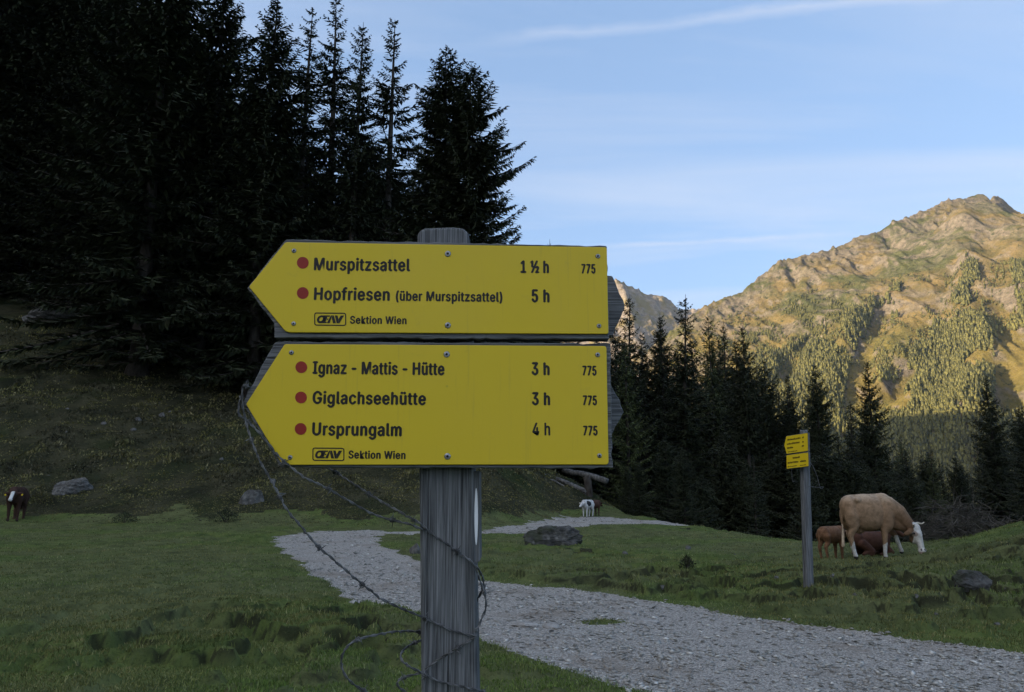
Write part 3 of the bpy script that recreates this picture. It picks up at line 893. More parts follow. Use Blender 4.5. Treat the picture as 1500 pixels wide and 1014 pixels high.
for k, px in enumerate(range(905, 1560, 17)):
    base_y = np.interp(px, [900, 1080, 1110, 1150, 1200, 1230, 1300, 1420, 1440, 1560], [470, 484, 525, 552, 556, 596, 628, 672, 590, 590])
    tree(px + rgt.uniform(-9, 9), base_y + rgt.uniform(0, 40), rgt.uniform(60, 95), rgt.choice(["tall", "tall2", "slim", "tall", "larch"]),
         "dark spruce filling the shaded wood behind the meadow", "spruces packed in the shaded wood on the right", seed=k + 40, w=rgt.uniform(1.1, 1.5))
for k, px in enumerate(range(912, 1360, 30)):
    tree(px + rgt.uniform(-8, 8), 655 + rgt.uniform(-30, 40), rgt.uniform(40, 52), rgt.choice(["small", "small", "tall2"]),
         "lower spruce at the dark edge of the wood behind the meadow", "lower spruces along the wood's edge", seed=k + 90, w=rgt.uniform(1.0, 1.4))
tree(1103, 664, 33, "thin", "small sparse young spruce at the dark wood's edge left of the small signpost", seed=31, w=1.6)

G_L = "tall spruces topping the left wood"
for k, (px, py, D, key, w, lab) in enumerate([
    (262, -150, 56, "tall2", 1.25, "tall dark spruce, first from the left with sky showing round its top"),
    (332, -55, 58, "tall", 1.3, "tall dark spruce cut by the frame, second with sky beside its top"),
    (405, -8, 54, "tall", 1.3, "dense dark spruce whose tip just reaches the frame's upper edge"),
    (457, 10, 58, "thin", 1.25, "slim spruce with a bare visible stem and sky between its branches"),
    (493, -4, 62, "thin", 1.35, "tall sparse spruce between the bare-stemmed one and the dense one"),
    (531, 28, 57, "slim", 1.1, "slim dense spruce left of the lone pointed sparse one"),
    (577, 27, 60, "thin", 1.35, "pointed sparse spruce with upturned branches left of the gap of sky"),
    (655, 63, 50, "tall2", 1.25, "broad dark spruce right of the gap of sky above the sign"),
    (690, 92, 48, "broad", 1.22, "broad spruce ending the left wood, long branches reaching into the sky")]):
    tree(px, py, D, key, lab, G_L, seed=k + 120, w=w)
for k, (px, py, D, key, w) in enumerate([(20, -330, 50, "tall2", 1.2), (95, -260, 54, "tall", 1.2), (160, -210, 52, "tall2", 1.2), (210, -120, 58, "tall", 1.15), (-60, -350, 52, "tall", 1.3), (-150, -380, 56, "tall2", 1.3), (60, -200, 66, "tall", 1.2), (130, -150, 68, "tall2", 1.1)]):
    D = max(D, 75 + k)
    tree(px, py, D, key, "huge dark spruce rising out of the frame at the left", "huge spruces rising out of the frame", seed=k + 150, w=w)
rgm = random.Random(77)
for k in range(26):
    px = 640 + 280 * (k + .5) / 26 + rgm.uniform(-8, 8)
    tree(px, np.interp(px, [640, 780, 900], [330, 420, 500]) + rgm.uniform(0, 70), rgm.uniform(62, 88), rgm.choice(["tall", "tall2"]),
         "dark spruce in the shaded wood right behind the big yellow signs", "spruces behind the big signs", seed=k + 400, w=rgm.uniform(1.2, 1.6))
rgl = random.Random(9)
fill = []
for k in range(62):
    px = -180 + 880 * (k + .5) / 62 + rgl.uniform(-8, 8)
    lim = np.interp(px, [-200, 190, 300, 420, 560, 640, 700], [-170, -60, 0, 150, 190, 235, 300])
    fill.append((px, lim + rgl.uniform(5, 110), rgl.uniform(58, 82)))
for k in range(30):
    px = -150 + 780 * (k + .5) / 30 + rgl.uniform(-8, 8)
    lim = np.interp(px, [-200, 100, 300, 420, 560, 700], [60, 160, 250, 330, 360, 380])
    fill.append((px, lim + rgl.uniform(0, 60), rgl.uniform(56, 64)))
for k, (px, py, D) in enumerate(fill):
    D = max(D, np.interp(px, [0, 110, 200, 400], [76, 74, 65, 57]) + rgl.uniform(0, 4))
    tree(px, py, D, rgl.choice(["tall", "tall2", "tall", "tall2", "slim"]), "dark spruce packed in the shaded wood on the left hillside", "spruces packed in the left wood", seed=k + 200, w=rgl.uniform(1.15, 1.6))

# ------------------------------------------------------------------ grass, heath and gravel
def blades(n, seed, dlo, dhi, mat, name, hfun, wfun, mask, u_rng=(-.74, .74), pw=1.6):
    rg = np.random.default_rng(seed)
    t = rg.random(n)
    # density falls with distance
    D = (dlo ** (1 - pw) + t * (dhi ** (1 - pw) - dlo ** (1 - pw))) ** (1 / (1 - pw))
    x = rg.uniform(*u_rng, n) * D * 1.02
    y = D
    m = mask(x, y)
    x, y = x[m], y[m]; D = y; n = len(x)
    z = H(x, y)
    a = rg.uniform(0, 6.283, n); hgt = hfun(x, y, rg); w = wfun(D, rg)
    lean = rg.uniform(.2, 1.3, n) * hgt; la = rg.uniform(0, 6.283, n)
    dxw, dyw = np.cos(a) * w, np.sin(a) * w
    lx, ly = np.cos(la) * lean, np.sin(la) * lean
    b0 = np.stack([x - dxw, y - dyw, z - .01], -1); b1 = np.stack([x + dxw, y + dyw, z - .01], -1)
    m0 = np.stack([x - dxw * .7 + lx * .35, y - dyw * .7 + ly * .35, z + hgt * .6], -1); m1 = np.stack([x + dxw * .7 + lx * .35, y + dyw * .7 + ly * .35, z + hgt * .6], -1)
    tip = np.stack([x + lx, y + ly, z + hgt], -1)
    v = np.stack([b0, b1, m1, m0, tip], 1).reshape(-1, 3)
    k = np.arange(n)[:, None] * 5
    f = np.concatenate([k + [0, 1, 2], k + [0, 2, 3], k + [3, 2, 4]], 1).reshape(-1, 3)
    o = obj(name, v, f, mat)
    return o
def edge_gap(x, y): return path_soft(x, y) < .5 + .35 * (_hash(np.floor(x * 1013), np.floor(y * 1013), 9) - .3) * (fbm(x * 3, y * 3, 23, 3) * 3 - .6)
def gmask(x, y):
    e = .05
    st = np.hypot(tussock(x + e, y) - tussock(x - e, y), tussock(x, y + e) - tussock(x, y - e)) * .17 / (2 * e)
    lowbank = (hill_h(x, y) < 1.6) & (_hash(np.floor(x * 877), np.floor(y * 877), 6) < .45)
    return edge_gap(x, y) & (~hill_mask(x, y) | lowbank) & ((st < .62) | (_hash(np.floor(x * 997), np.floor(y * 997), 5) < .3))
def gh(x, y, rg):
    tall = .018 * tussock(x, y)
    return (.009 + .022 * rg.random(len(x)) ** 2 + tall) * (1 + .012 * y)
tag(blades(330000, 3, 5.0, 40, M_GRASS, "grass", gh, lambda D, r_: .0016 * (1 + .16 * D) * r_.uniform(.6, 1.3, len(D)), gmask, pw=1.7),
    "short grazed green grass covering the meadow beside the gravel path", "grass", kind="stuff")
tag(blades(120000, 5, 29, 66, M_HEATH, "heath_undergrowth", lambda x, y, r_: .02 + sstep(.1, 3.0, hill_h(x, y)) * .26 * r_.random(len(x)) ** 2 * np.clip(fbm(x * .8, y * .8, 21, 3) * 2.2 - .6, .1, 1), lambda D, r_: .0022 * D * .4 * r_.uniform(.6, 1.4, len(D)),
           lambda x, y: (hill_mask(x, y) | ((hill_h(x, y) > .05) & (_hash(np.floor(x * 877), np.floor(y * 877), 7) < .25))) & ~path_mask(x, y), u_rng=(-.74, .2), pw=1.2),
    "brown heath and low shrubs covering the slope below the left wood", "undergrowth", kind="stuff")
def gravel(n, seed):
    rg = np.random.default_rng(seed)
    t = rg.random(n); pw = 1.5
    D = (4.8 ** (1 - pw) + t * (45 ** (1 - pw) - 4.8 ** (1 - pw))) ** (1 / (1 - pw))
    x = rg.uniform(-.45, .76, n) * D; y = D
    spill = rg.normal(0, .06, (2, n))
    m = path_mask(x + spill[0], y + spill[1]) & (rg.random(n) < .25 + 2.2 * np.clip(fbm(x * .9 + y * .5, y * .35, 29, 3) - .30, 0, 1))
    x, y, D = x[m], y[m], D[m]; n = len(x); z = H(x, y)
    s_ = (.0015 + .026 * rg.random(n) ** 10) * (1 + .05 * D)
    base = np.array([(1, 0, 0), (.3, .8, .1), (-.8, .5, 0), (-.7, -.6, .1), (.4, -.9, 0), (.1, .05, .6), (0, 0, -.6)])
    jit = rg.uniform(.65, 1.35, (n, 7, 3))
    P = base[None] * jit * s_[:, None, None] * np.array([1.25, .85, .55])
    a = rg.uniform(0, 6.283, n); c, sn = np.cos(a)[:, None], np.sin(a)[:, None]
    tl = rg.normal(0, .25, n)[:, None]
    px_ = P[..., 0] * c - P[..., 1] * sn; py_ = P[..., 0] * sn + P[..., 1] * c; pz_ = P[..., 2] + P[..., 0] * tl
    v = np.stack([x[:, None] + px_, y[:, None] + py_, z[:, None] + pz_ + s_[:, None] * .12], -1).reshape(-1, 3)
    tri = np.array([(0, 1, 5), (1, 2, 5), (2, 3, 5), (3, 4, 5), (4, 0, 5), (1, 0, 6), (2, 1, 6), (3, 2, 6), (4, 3, 6), (0, 4, 6)])
    f = (np.arange(n)[:, None, None] * 7 + tri[None]).reshape(-1, 3)
    return obj("gravel", v, f, M_GRAVEL)
tag(gravel(300000, 8), "loose grey stone chips covering the winding path", "gravel", kind="stuff")

# ------------------------------------------------------------------ rocks
def rock_mesh(seed, sx, sy, sz, sub=4, rough=.35, flat=.0):
    bm = bmesh.new(); bmesh.ops.create_icosphere(bm, subdivisions=sub, radius=1)
    rg_ = random.Random(seed)
    planes = [(Vector((rg_.gauss(0, 1), rg_.gauss(0, 1), rg_.gauss(0, .8))).normalized(), rg_.uniform(.62, .95)) for _ in range(16)]
    from mathutils import noise as mn
    off = Vector((seed * 3.1, seed * 1.7, 0))
    for v_ in bm.verts:
        p = v_.co.copy()
        for n_, d_ in planes:
            e = p.dot(n_) - d_
            if e > 0: p -= n_ * e * .92
        k = 1 + rough * .5 * mn.fractal(p * 1.6 + off, 1.0, 2.0, 4) + rough * .3 * mn.fractal(p * 5 + off, 1.0, 2.0, 3)
        p *= k
        v_.co = (p.x * sx, p.y * sy, p.z * sz)
    me = bpy.data.meshes.new("rock"); bm.to_mesh(me); bm.free()
    return me
def rock(px0, px1, ytop, ybot, name, label, mat, seed, depth=.7, group=None, sub=4, cat="rock", rz=0.0, sink=.36, D=None):
    g = ground_at((px0 + px1) / 2, ybot) if D is None else at((px0 + px1) / 2, ybot, D)
    m = g[1] / F_PX
    w = (px1 - px0) * m / 2; hh = (ybot - ytop) * m
    me = rock_mesh(seed, w * 1.05, w * depth, hh * (.5 + sink), sub)
    me.materials.append(mat)
    o = link(name, me); o.location = (g[0], g[1] + w * depth * .5, g[2] + hh * (.5 - sink) + hh * .0); o.rotation_euler = (0, 0, rz)
    tag(o, label, cat, group); return o
rock(768, 855, 772, 797, "boulder", "long dark lichen-covered boulder on the grass beside the far path", M_BOULDER, 3, .5, sub=5)
rock(74, 137, 699, 722, "boulder", "pale flat boulder on the slope above the brown cow at left", M_ROCK, 5, .6, sub=5)
rock(348, 386, 714, 738, "boulder", "grey pointed boulder at the foot of the left slope near the wire", M_ROCK, 9, .7, sub=4)
rock(1395, 1460, 838, 861, "boulder", "grey boulder lying in the grass at right below the brush pile", M_BOULDER, 12, .5, sub=5)
rock(599, 618, 798, 811, "stone", "pale stone at the path edge just left of the big post", M_ROCK, 15, .7, sub=3, cat="stone")
rock(30, 165, 436, 474, "rock_outcrop", "broken grey rock outcrop at the foot of the left wood", M_ROCK, 21, .5, sub=5)
rock(150, 215, 375, 470, "rock_outcrop", "dark steep rock face between the spruce trunks on the left", M_ROCK, 22, .6, sub=5)
for k, (px, py, w_, h_, lab) in enumerate([(942, 914, 46, 6, "flat pale slab in the path right of the grass island"), (768, 919, 38, 7, "flat pale slab in the path near the big post"), (808, 921, 30, 7, "flat stone in the path right of the slab near the post"),
        (920, 901, 30, 5, "thin flat stone touching the grass island in the path"), (1245, 931, 12, 6, "small white stone on the path's upper edge, right of the small signpost"), (870, 966, 28, 4, "thin flat stone near the path's lower edge")]):
    rock(px - w_ / 2, px + w_ / 2, py - h_, py, "stone", lab, M_SLAB, 30 + k, .7, sub=3, cat="stone", sink=.3)
rs = random.Random(21)
for k in range(10):
    px, py = rs.uniform(5, 400), rs.uniform(600, 745); w_ = rs.uniform(4, 11)
    rock(px - w_ / 2, px + w_ / 2, py - w_ * .6, py, "stone", "small pale stone scattered on the brown slope below the left wood", M_ROCK, 60 + k, .8, "small stones on the left slope", 2, "stone")
for k in range(18):
    px, py = rs.uniform(900, 1480), rs.uniform(800, 930); w_ = rs.uniform(4, 11)
    g_ = ground_at(px, py)
    if path_mask(g_[:1], g_[1:2])[0]: continue
    rock(px - w_ / 2, px + w_ / 2, py - w_ * .5, py, "stone", "small pale stone lying in the grass between path and cows", M_ROCK, 90 + k, .8, "small stones in the right meadow", 2, "stone")

# ------------------------------------------------------------------ logs, stump, brush
def log(pts, r0, r1, name, label, seed=0):
    mb = MB(); P = [Vector(p) for p in pts]
    N = 14; rr = random.Random(seed)
    line = []
    for i in range(N + 1):
        t_ = i / N * (len(P) - 1); k = min(int(t_), len(P) - 2); line.append(P[k].lerp(P[k + 1], t_ - k) + Vector((0, 0, rr.gauss(0, r0 * .08))))
    mb.tube(line, [r0 + (r1 - r0) * i / N + rr.gauss(0, r0 * .06) for i in range(N + 1)], 9)
    for _ in range(4):
        i = rr.randrange(2, N - 1); d = Vector((rr.gauss(0, 1), rr.gauss(0, 1), abs(rr.gauss(0, 1)))).normalized()
        mb.tube([line[i], line[i] + d * r0 * 3], [r0 * .22, r0 * .06], 5)
    return tag(mb.build(name, M_LOG, None, True), label, "log")
D_ = 47
log([at(826, 690, D_ + 2), at(858, 695, D_), at(889, 705, D_ - 1)], .16, .19, "fallen_log", "thick bleached log sticking out over the bank above the white calf", 1)
log([at(815, 701, D_), at(832, 708, D_ - .5), at(860, 721, D_ - 1)], .11, .16, "fallen_log", "second bleached log sloping down the bank beside the white calf", 2)
log([at(770, 697, D_), at(812, 704, D_ - .6), at(853, 729, D_ - 1.2)], .04, .06, "fallen_log", "thin grey pole leaning down the bank below the logs", 3)
log([at(700, 690, D_), at(760, 692, D_), at(800, 697, D_)], .06, .1, "fallen_log", "grey log lying along the top of the bank under the sign", 4)
mb = MB()
st0 = at(862, 742, D_ - 1)
mb.tube([st0 - np.array([0, 0, .6]), st0 + np.array([.02, 0, .5]), at(861, 705, D_ - .8), at(858, 698, D_ - .8)], [.34, .26, .24, .20], 10)
for a in range(7):
    w_ = a * .9; mb.tube([st0 + np.array([0, 0, .3]), st0 + np.array([.5 * math.cos(w_), .3 * math.sin(w_), .05]), st0 + np.array([.9 * math.cos(w_), .5 * math.sin(w_), -.35])], [.13, .09, .03], 6)
tag(mb.build("tree_stump", M_BARK, None, True), "dark upright stump on the bank behind the white calf", "stump")
mb = MB(); rb = random.Random(5)
bc = at(1402, 782, 18.5)
gz_ = float(H(bc[0], bc[1]))
for k in range(620):
    ox, oy = rb.gauss(0, .75), rb.gauss(0, .5)
    hh = max(0, .75 * math.exp(-(ox / .9) ** 2)) * rb.random()
    p = Vector((bc[0] + .1 + ox, bc[1] + oy, float(gz_) + hh + .02))
    d = Vector((rb.gauss(0, 1), rb.gauss(0, .6), rb.gauss(.1, .35))).normalized() * rb.uniform(.25, .85)
    bend = Vector((rb.gauss(0, .08), rb.gauss(0, .08), rb.gauss(0, .08)))
    r_ = rb.choice([.004, .006, .006, .009, .016])
    mb.tube([p, p + d * .5 + bend, p + d], [r_, r_ * .7, r_ * .35], 4, False)
tag(mb.build("brush_pile", M_TWIG), "grey pile of dead branches behind the grazing cow's head", "brush pile")

# low shrubs
def shrub(px, py, hpx, wpx, label, seed, mat=M_NEEDLE):
    g = ground_at(px, py); m = g[1] / F_PX; h, w = hpx * m, wpx * m
    rg_ = np.random.default_rng(seed); n = 420
    a = rg_.uniform(0, 6.28, n); rr = rg_.random(n) ** .6; zz = rg_.random(n)
    env = np.sqrt(np.clip(1 - (zz - .25) ** 2 / .6, 0, 1))
    P = np.stack([rr * env * np.cos(a) * w / 2, rr * env * np.sin(a) * w / 2, zz * h * (1 - .4 * rr)], -1)
    D = P / (np.linalg.norm(P, axis=1, keepdims=True) + .01) + rg_.normal(0, .45, (n, 3)); D[:, 2] += .3; D /= np.linalg.norm(D, axis=1, keepdims=True)
    W = np.cross(D, rg_.normal(0, 1, (n, 3))); W /= np.linalg.norm(W, axis=1, keepdims=True)
    L = rg_.uniform(.10, .22, n)[:, None] * h; wd = L * .22
    v = np.stack([P, P + D * L * .5 + W * wd, P + D * L, P + D * L * .5 - W * wd], 1).reshape(-1, 3)
    root = empty("shrub", g)
    obj("foliage", v, np.arange(n * 4).reshape(-1, 4), mat, root)
    mb_ = MB()
    for k in range(6):
        w_ = k * 1.05; mb_.tube([(0, 0, -.03), (math.cos(w_) * w * .15, math.sin(w_) * w * .15, h * .4), (math.cos(w_) * w * .3, math.sin(w_) * w * .3, h * .75)], [.012, .008, .004], 5)
    mb_.build("stem", M_BARK, root)
    tag(root, label, "shrub")
shrub(1007, 833, 19, 22, "low dark shrub alone in the grass between boulder and small signpost", 1)
shrub(182, 766, 16, 34, "low dark shrub at the meadow edge right of the brown cow", 2)
shrub(330, 765, 20, 44, "dark shrub at the meadow edge below the pointed grey boulder", 3)
shrub(60, 738, 20, 40, "low dark shrub on the slope just right of the brown cow", 4, M_HEATH)

# ------------------------------------------------------------------ the big signpost
D0 = 1.30
def P2(px, py, D=D0):
    p = at(px, py, D); return (p[0], p[2])
def outline(pts, D=D0, r=0.0, seg=4):
    """pixel outline -> plane outline with rounded corners (r in pixels, or per-corner)"""
    n = len(pts); out = []
    for i in range(n):
        p0, p1, p2 = (Vector(pts[(i + k) % n]) for k in (-1, 0, 1))
        rr = r[i] if hasattr(r, '__len__') else r
        if rr <= 0: out.append(tuple(p1)); continue
        a = (p0 - p1); b = (p2 - p1); a.normalize(); b.normalize()
        s0, s1 = p1 + a * rr, p1 + b * rr
        for k in range(seg + 1):
            t_ = k / seg; out.append(tuple(s0 * (1 - t_) ** 2 + p1 * 2 * t_ * (1 - t_) + s1 * t_ ** 2))
    return [P2(*p, D) for p in out]
def rough_edge(pts, seed, step=9, amp=.7):
    rr = random.Random(seed); out = []
    n = len(pts)
    for i in range(n):
        a, b = Vector(pts[i]), Vector(pts[(i + 1) % n]); L = (b - a).length; k = max(1, int(L / step))
        for j in range(k):
            p = a.lerp(b, j / k); out.append((p.x + rr.gauss(0, amp) * (.4 if j == 0 else 1), p.y + rr.gauss(0, amp) * (.4 if j == 0 else 1)))
    return out
def bevel(o, w, seg=2):
    m = o.modifiers.new("bevel", 'BEVEL'); m.width = w; m.segments = seg; m.limit_method = 'ANGLE'; m.angle_limit = R(40)
base = at(655, 1014, D0)
ground_sign = float(H(np.array([base[0]]), np.array([D0]))[0])
sign = empty("trail_signpost", (base[0], D0 + .07, ground_sign))
tag(sign, "large weathered wooden trail signpost with two yellow arrow boards in front", "signpost")
SO = Vector((base[0], D0 + .07, ground_sign))
def local(v): return [(a - SO.x, b - SO.y, c - SO.z) for a, b, c in v]
def sbuild(mb_, name, mat, parent=None, smooth=False):
    mb_.v = local(mb_.v); return mb_.build(name, mat, parent or sign, smooth)
# post: a squared, chamfered timber with rounded top corners, running on below the frame into the ground
PF = D0 + .028
post_top = [(611, 345), (613, 338), (622, 333.5), (664, 332), (680, 334), (686, 341), (688, 352)]
pt = [P2(*p, PF) for p in post_top]
xl0, xr0 = P2(616.8, 1014, PF)[0], P2(695.5, 1014, PF)[0]
sl = (P2(616.8, 1014, PF)[0] - P2(611, 345, PF)[0]) / (P2(611, 345, PF)[1] - P2(616.8, 1014, PF)[1])
zb = P2(616, 1014, PF)[1]; dz = zb - (ground_sign - .4)
lo_l, lo_r = (xl0 + sl * dz, ground_sign - .4), (xr0 + sl * dz, ground_sign - .4)
mb = MB(); mb.prism([lo_l] + pt + [lo_r], PF, PF + .092)
po = sbuild(mb, "post", M_POST); bevel(po, .006, 3)
# arrow boards (wood) with yellow plates
def arrow_board(board_px, plate_px, seed, lines, dots, screws, emblem, radii):
    bo = rough_edge(board_px, seed, 10, .55)
    mb = MB(); mb.prism([P2(*p) for p in bo], D0, D0 + .0265)
    b = sbuild(mb, "sign_board", M_BOARD); bevel(b, .0022, 2)
    mb = MB(); mb.prism(outline(plate_px, D0, radii), D0 - .0042, D0 - .0004)
    pl = sbuild(mb, "yellow_plate", M_PLATE, b); bevel(pl, .0011, 2)
    # lettering
    for txt, x0, x1, ybase0, cap, bold in lines:
        ang = 0.0107 * (x1 - x0)
        A, B = P2(x0, ybase0), P2(x1, ybase0 + ang)
        T = P2(x0, ybase0 - cap)
        cu = bpy.data.curves.new("lettering", 'FONT'); cu.body = txt; cu.size = 1.0; cu.font = FONT or cu.font; cu.space_character = 1.10; cu.resolution_u = 4
        tmp = bpy.data.objects.new("tmp", cu); COL.objects.link(tmp)
        bpy.context.view_layer.update()
        me = bpy.data.meshes.new_from_object(tmp.evaluated_get(bpy.context.evaluated_depsgraph_get()))
        bpy.data.objects.remove(tmp); bpy.data.curves.remove(cu)
        co = np.empty(len(me.vertices) * 3); me.vertices.foreach_get("co", co); co = co.reshape(-1, 3)
        wx0, wx1 = co[:, 0].min(), co[:, 0].max()
        sx = (B[0] - A[0]) / (wx1 - wx0); sz = (T[1] - A[1]) / CAPH
        X_ = A[0] + (co[:, 0] - wx0) * sx
        Z_ = A[1] + co[:, 1] * sz + (B[1] - A[1]) * (co[:, 0] - wx0) / (wx1 - wx0)
        out = np.stack([X_ - SO.x, np.full(len(co), D0 - .0046) - SO.y, Z_ - SO.z], -1).astype(np.float32)
        me.vertices.foreach_set("co", out.ravel()); me.update(); me.materials.clear(); me.materials.append(M_INK)
        bm = bmesh.new(); bm.from_mesh(me); src = bm.verts[:] + bm.edges[:] + bm.faces[:]
        for k_, (ox, oz) in enumerate(((1, 0), (-1, 0), (0, .7), (0, -.7))):     # a heavier stroke
            d_ = bmesh.ops.duplicate(bm, geom=src)["geom"]
            bmesh.ops.translate(bm, vec=(ox * bold * cap * .00115, -.00002 * (k_ + 1), oz * bold * cap * .00115), verts=[e for e in d_ if isinstance(e, bmesh.types.BMVert)])
        bm.to_mesh(me); bm.free()
        link("lettering", me, b)
    for dx_, dy_ in dots:
        mb = MB(); mb.prism([P2(dx_ + 8.6 * math.cos(a), dy_ + 8.6 * math.sin(a)) for a in np.linspace(0, 2 * math.pi, 33)[:-1]], D0 - .0047, D0 - .0041)
        sbuild(mb, "red_dot", M_RED, b)
    for sx_, sy_, sr in screws:
        mb = MB(); c = at(sx_, sy_, D0); r_ = sr * D0 / F_PX
        pr = [(1.0, .0), (1.0, .0006), (.8, .0015), (.42, .0018), (.36, .0010)]
        vs, fs = [], []
        for rr_, hh_ in pr:
            for k in range(16):
                a = 2 * math.pi * k / 16; vs.append((c[0] + r_ * rr_ * math.cos(a), D0 - .0042 - hh_, c[2] + r_ * rr_ * math.sin(a)))
        for i in range(len(pr) - 1):
            for k in range(16): fs.append((i * 16 + k, i * 16 + (k + 1) % 16, (i + 1) * 16 + (k + 1) % 16, (i + 1) * 16 + k))
        mb.add(vs, fs); sc_ = sbuild(mb, "screw", M_SCREW, b)
        mb = MB(); mb.prism([(c[0] + r_ * .38 * math.cos(a), c[2] + r_ * .38 * math.sin(a)) for a in np.linspace(0, 2 * math.pi, 7)[:-1]], D0 - .00535, D0 - .0047)
        # the recess belongs to the screw's own mesh
        n0 = len(sc_.data.vertices)
        bm = bmesh.new(); bm.from_mesh(sc_.data)
        vv = [bm.verts.new(Vector(p)) for p in local(mb.v)]
        for f_ in mb.f:
            nf = bm.faces.new([vv[i] for i in f_]); nf.material_index = 1
        bm.to_mesh(sc_.data); bm.free(); sc_.data.materials.append(M_SLOT)
    # emblem: framed slanted letters
    x0, y0, x1, y1 = emblem
    def E(zx, zy): return (x0 + (zx - 200) / 980 * (x1 - x0), y0 + (zy - 130) / 420 * (y1 - y0) + .0107 * (zx - 200) / 980 * (x1 - x0))
    bm = bmesh.new()
    def poly(pts, hole=None):
        vs = [bm.verts.new((P2(*E(*p))[0] - SO.x, D0 - .0047 - SO.y, P2(*E(*p))[1] - SO.z)) for p in pts]
        if hole is None: bm.faces.new(vs)
        else:
            hs = [bm.verts.new((P2(*E(*p))[0] - SO.x, D0 - .0047 - SO.y, P2(*E(*p))[1] - SO.z)) for p in hole]
            n = len(vs)
            for i in range(n): bm.faces.new((vs[i], vs[(i + 1) % n], hs[(i + 1) % n], hs[i]))
    def rrect(a, b, c, d, r_):
        out = []
        for cx_, cy_, s0 in ((c - r_, b + r_, -90), (c - r_, d - r_, 0), (a + r_, d - r_, 90), (a + r_, b + r_, 180)):
            for k in range(6):
                w_ = R(s0 + 18 * k); out.append((cx_ + r_ * math.cos(w_), cy_ + r_ * math.sin(w_)))
        return out
    poly(rrect(192, 122, 1188, 556, 75), rrect(226, 158, 1154, 520, 45))
    el = [(math.cos(2 * math.pi * k / 24), math.sin(2 * math.pi * k / 24)) for k in range(24)]
    poly([(400 + 122 * c_ - 30 * s_, 345 + 132 * s_) for c_, s_ in el], [(404 + 52 * c_ - 18 * s_, 342 + 66 * s_) for c_, s_ in el])
    poly([(448, 215), (690, 215), (668, 262), (500, 262)])
    poly([(515, 266), (600, 266), (545, 425), (470, 425)])
    poly([(590, 320), (640, 320), (618, 364), (575, 364)])
    poly([(470, 428), (590, 428), (566, 472), (400, 474)])
    poly([(582, 472), (712, 215), (752, 215), (676, 472)])
    poly([(756, 215), (806, 215), (868, 472), (778, 472), (738, 300)])
    poly([(838, 215), (918, 215), (946, 330), (960, 472), (888, 472)])
    poly([(950, 330), (1016, 215), (1122, 215), (976, 472), (963, 472)])
    me = bpy.data.meshes.new("emblem"); bm.to_mesh(me); bm.free(); me.materials.append(M_INK)
    link("emblem", me, b)
    return b
try:
    import os
    FONT = bpy.data.fonts.load(os.path.join(bpy.utils.system_resource('DATAFILES'), 'fonts', 'Inter.woff2'))   # a typeface Blender itself ships
except Exception:
    FONT = None
_c = bpy.data.curves.new("t", 'FONT'); _c.body = "H"; _c.font = FONT or _c.font; _t = bpy.data.objects.new("t", _c); COL.objects.link(_t); bpy.context.view_layer.update()
_m = bpy.data.meshes.new_from_object(_t.evaluated_get(bpy.context.evaluated_depsgraph_get())); CAPH = max(v_.co.y for v_ in _m.vertices)
bpy.data.objects.remove(_t); bpy.data.curves.remove(_c); bpy.data.meshes.remove(_m)
BO = .064
arrow_board([(417.9, 350.5), (888.8, 360.3), (892.5, 497), (401.5, 495), (401, 474), (361.2, 422.2)],
            [(419, 355.8), (888.6, 363.2), (891, 490), (420, 487.6), (365.6, 421)], 1,
            [("Murspitzsattel", 461.6, 600.3, 396.6, 17.4, BO), ("Hopfriesen", 461.6, 570.4, 440.0, 17.4, BO), ("(über Murspitzsattel)", 581, 735.2, 441.2, 13.4, BO),
             ("1 ½ h", 763.4, 803, 400.4, 17.2, BO), ("775", 852, 871.3, 401.4, 13.2, BO), ("5 h", 779.6, 803.9, 443.2, 17.8, BO), ("Sektion Wien", 513.9, 595.4, 474.7, 10.6, BO)],
            [(444.5, 386.1), (444.5, 430.3)],
            [(431.7, 368.6, 3.6), (431.1, 475, 3.4), (656.3, 373, 4.7), (656.3, 477.4, 4.6), (875.4, 376.5, 3.6), (877, 478.3, 3.4)],
            (461.6, 459.0, 507.6, 477.6), (3, 3.5, 3.5, 6, 2))
arrow_board([(418, 500), (402, 501.5), (354.5, 590), (410.5, 684.5), (898, 686.2), (894, 503)][::-1],
            [(417.9, 504.8), (888, 507.6), (891.2, 680.8), (414.7, 681.2), (361.5, 592.4)], 2,
            [("Ignaz\u2009-\u2009Mattis\u2009-\u2009Hütte", 459.5, 650.4, 547.8, 17.4, BO), ("Giglachseehütte", 459.5, 623.3, 591.6, 17.6, BO), ("Ursprungalm", 459, 587.9, 637.6, 18, BO),
             ("3 h", 779.6, 804, 549.6, 17.8, BO), ("3 h", 780, 804.7, 593.4, 17.8, BO), ("4 h", 780.4, 805.2, 637.6, 17.8, BO * .6),
             ("775", 853.6, 872.8, 550.2, 13.4, BO), ("775", 854.2, 873.4, 593.6, 13.4, BO), ("775", 854.7, 874.3, 637.8, 13.4, BO), ("Sektion Wien", 511.7, 593.9, 671.6, 11, BO)],
            [(442.4, 538.6), (442, 582.8), (441.5, 628.7)],
            [(427.9, 517.3, 3.6), (426, 670.3, 3.4), (654.6, 519.9, 4.7), (655.8, 668.8, 4.7), (875, 520.5, 3.6), (877.7, 667.7, 3.4)],
            (459.0, 656.2, 505, 675), (3, 4.5, 4.5, 6, 2))
# boards on the far side of the post, pointing right
DB = PF + .095
for sd, pts in ((11, [(520, 402), (897, 404), (916, 448), (897, 492), (520, 490)]), (12, [(520, 556), (893, 560), (914, 603), (894, 640), (520, 640)])):
    mb = MB(); mb.prism([P2(*p, DB) for p in rough_edge(pts, sd, 8, .6)], DB, DB + .026)
    b = sbuild(mb, "back_board", M_BOARD); bevel(b, .002, 2)
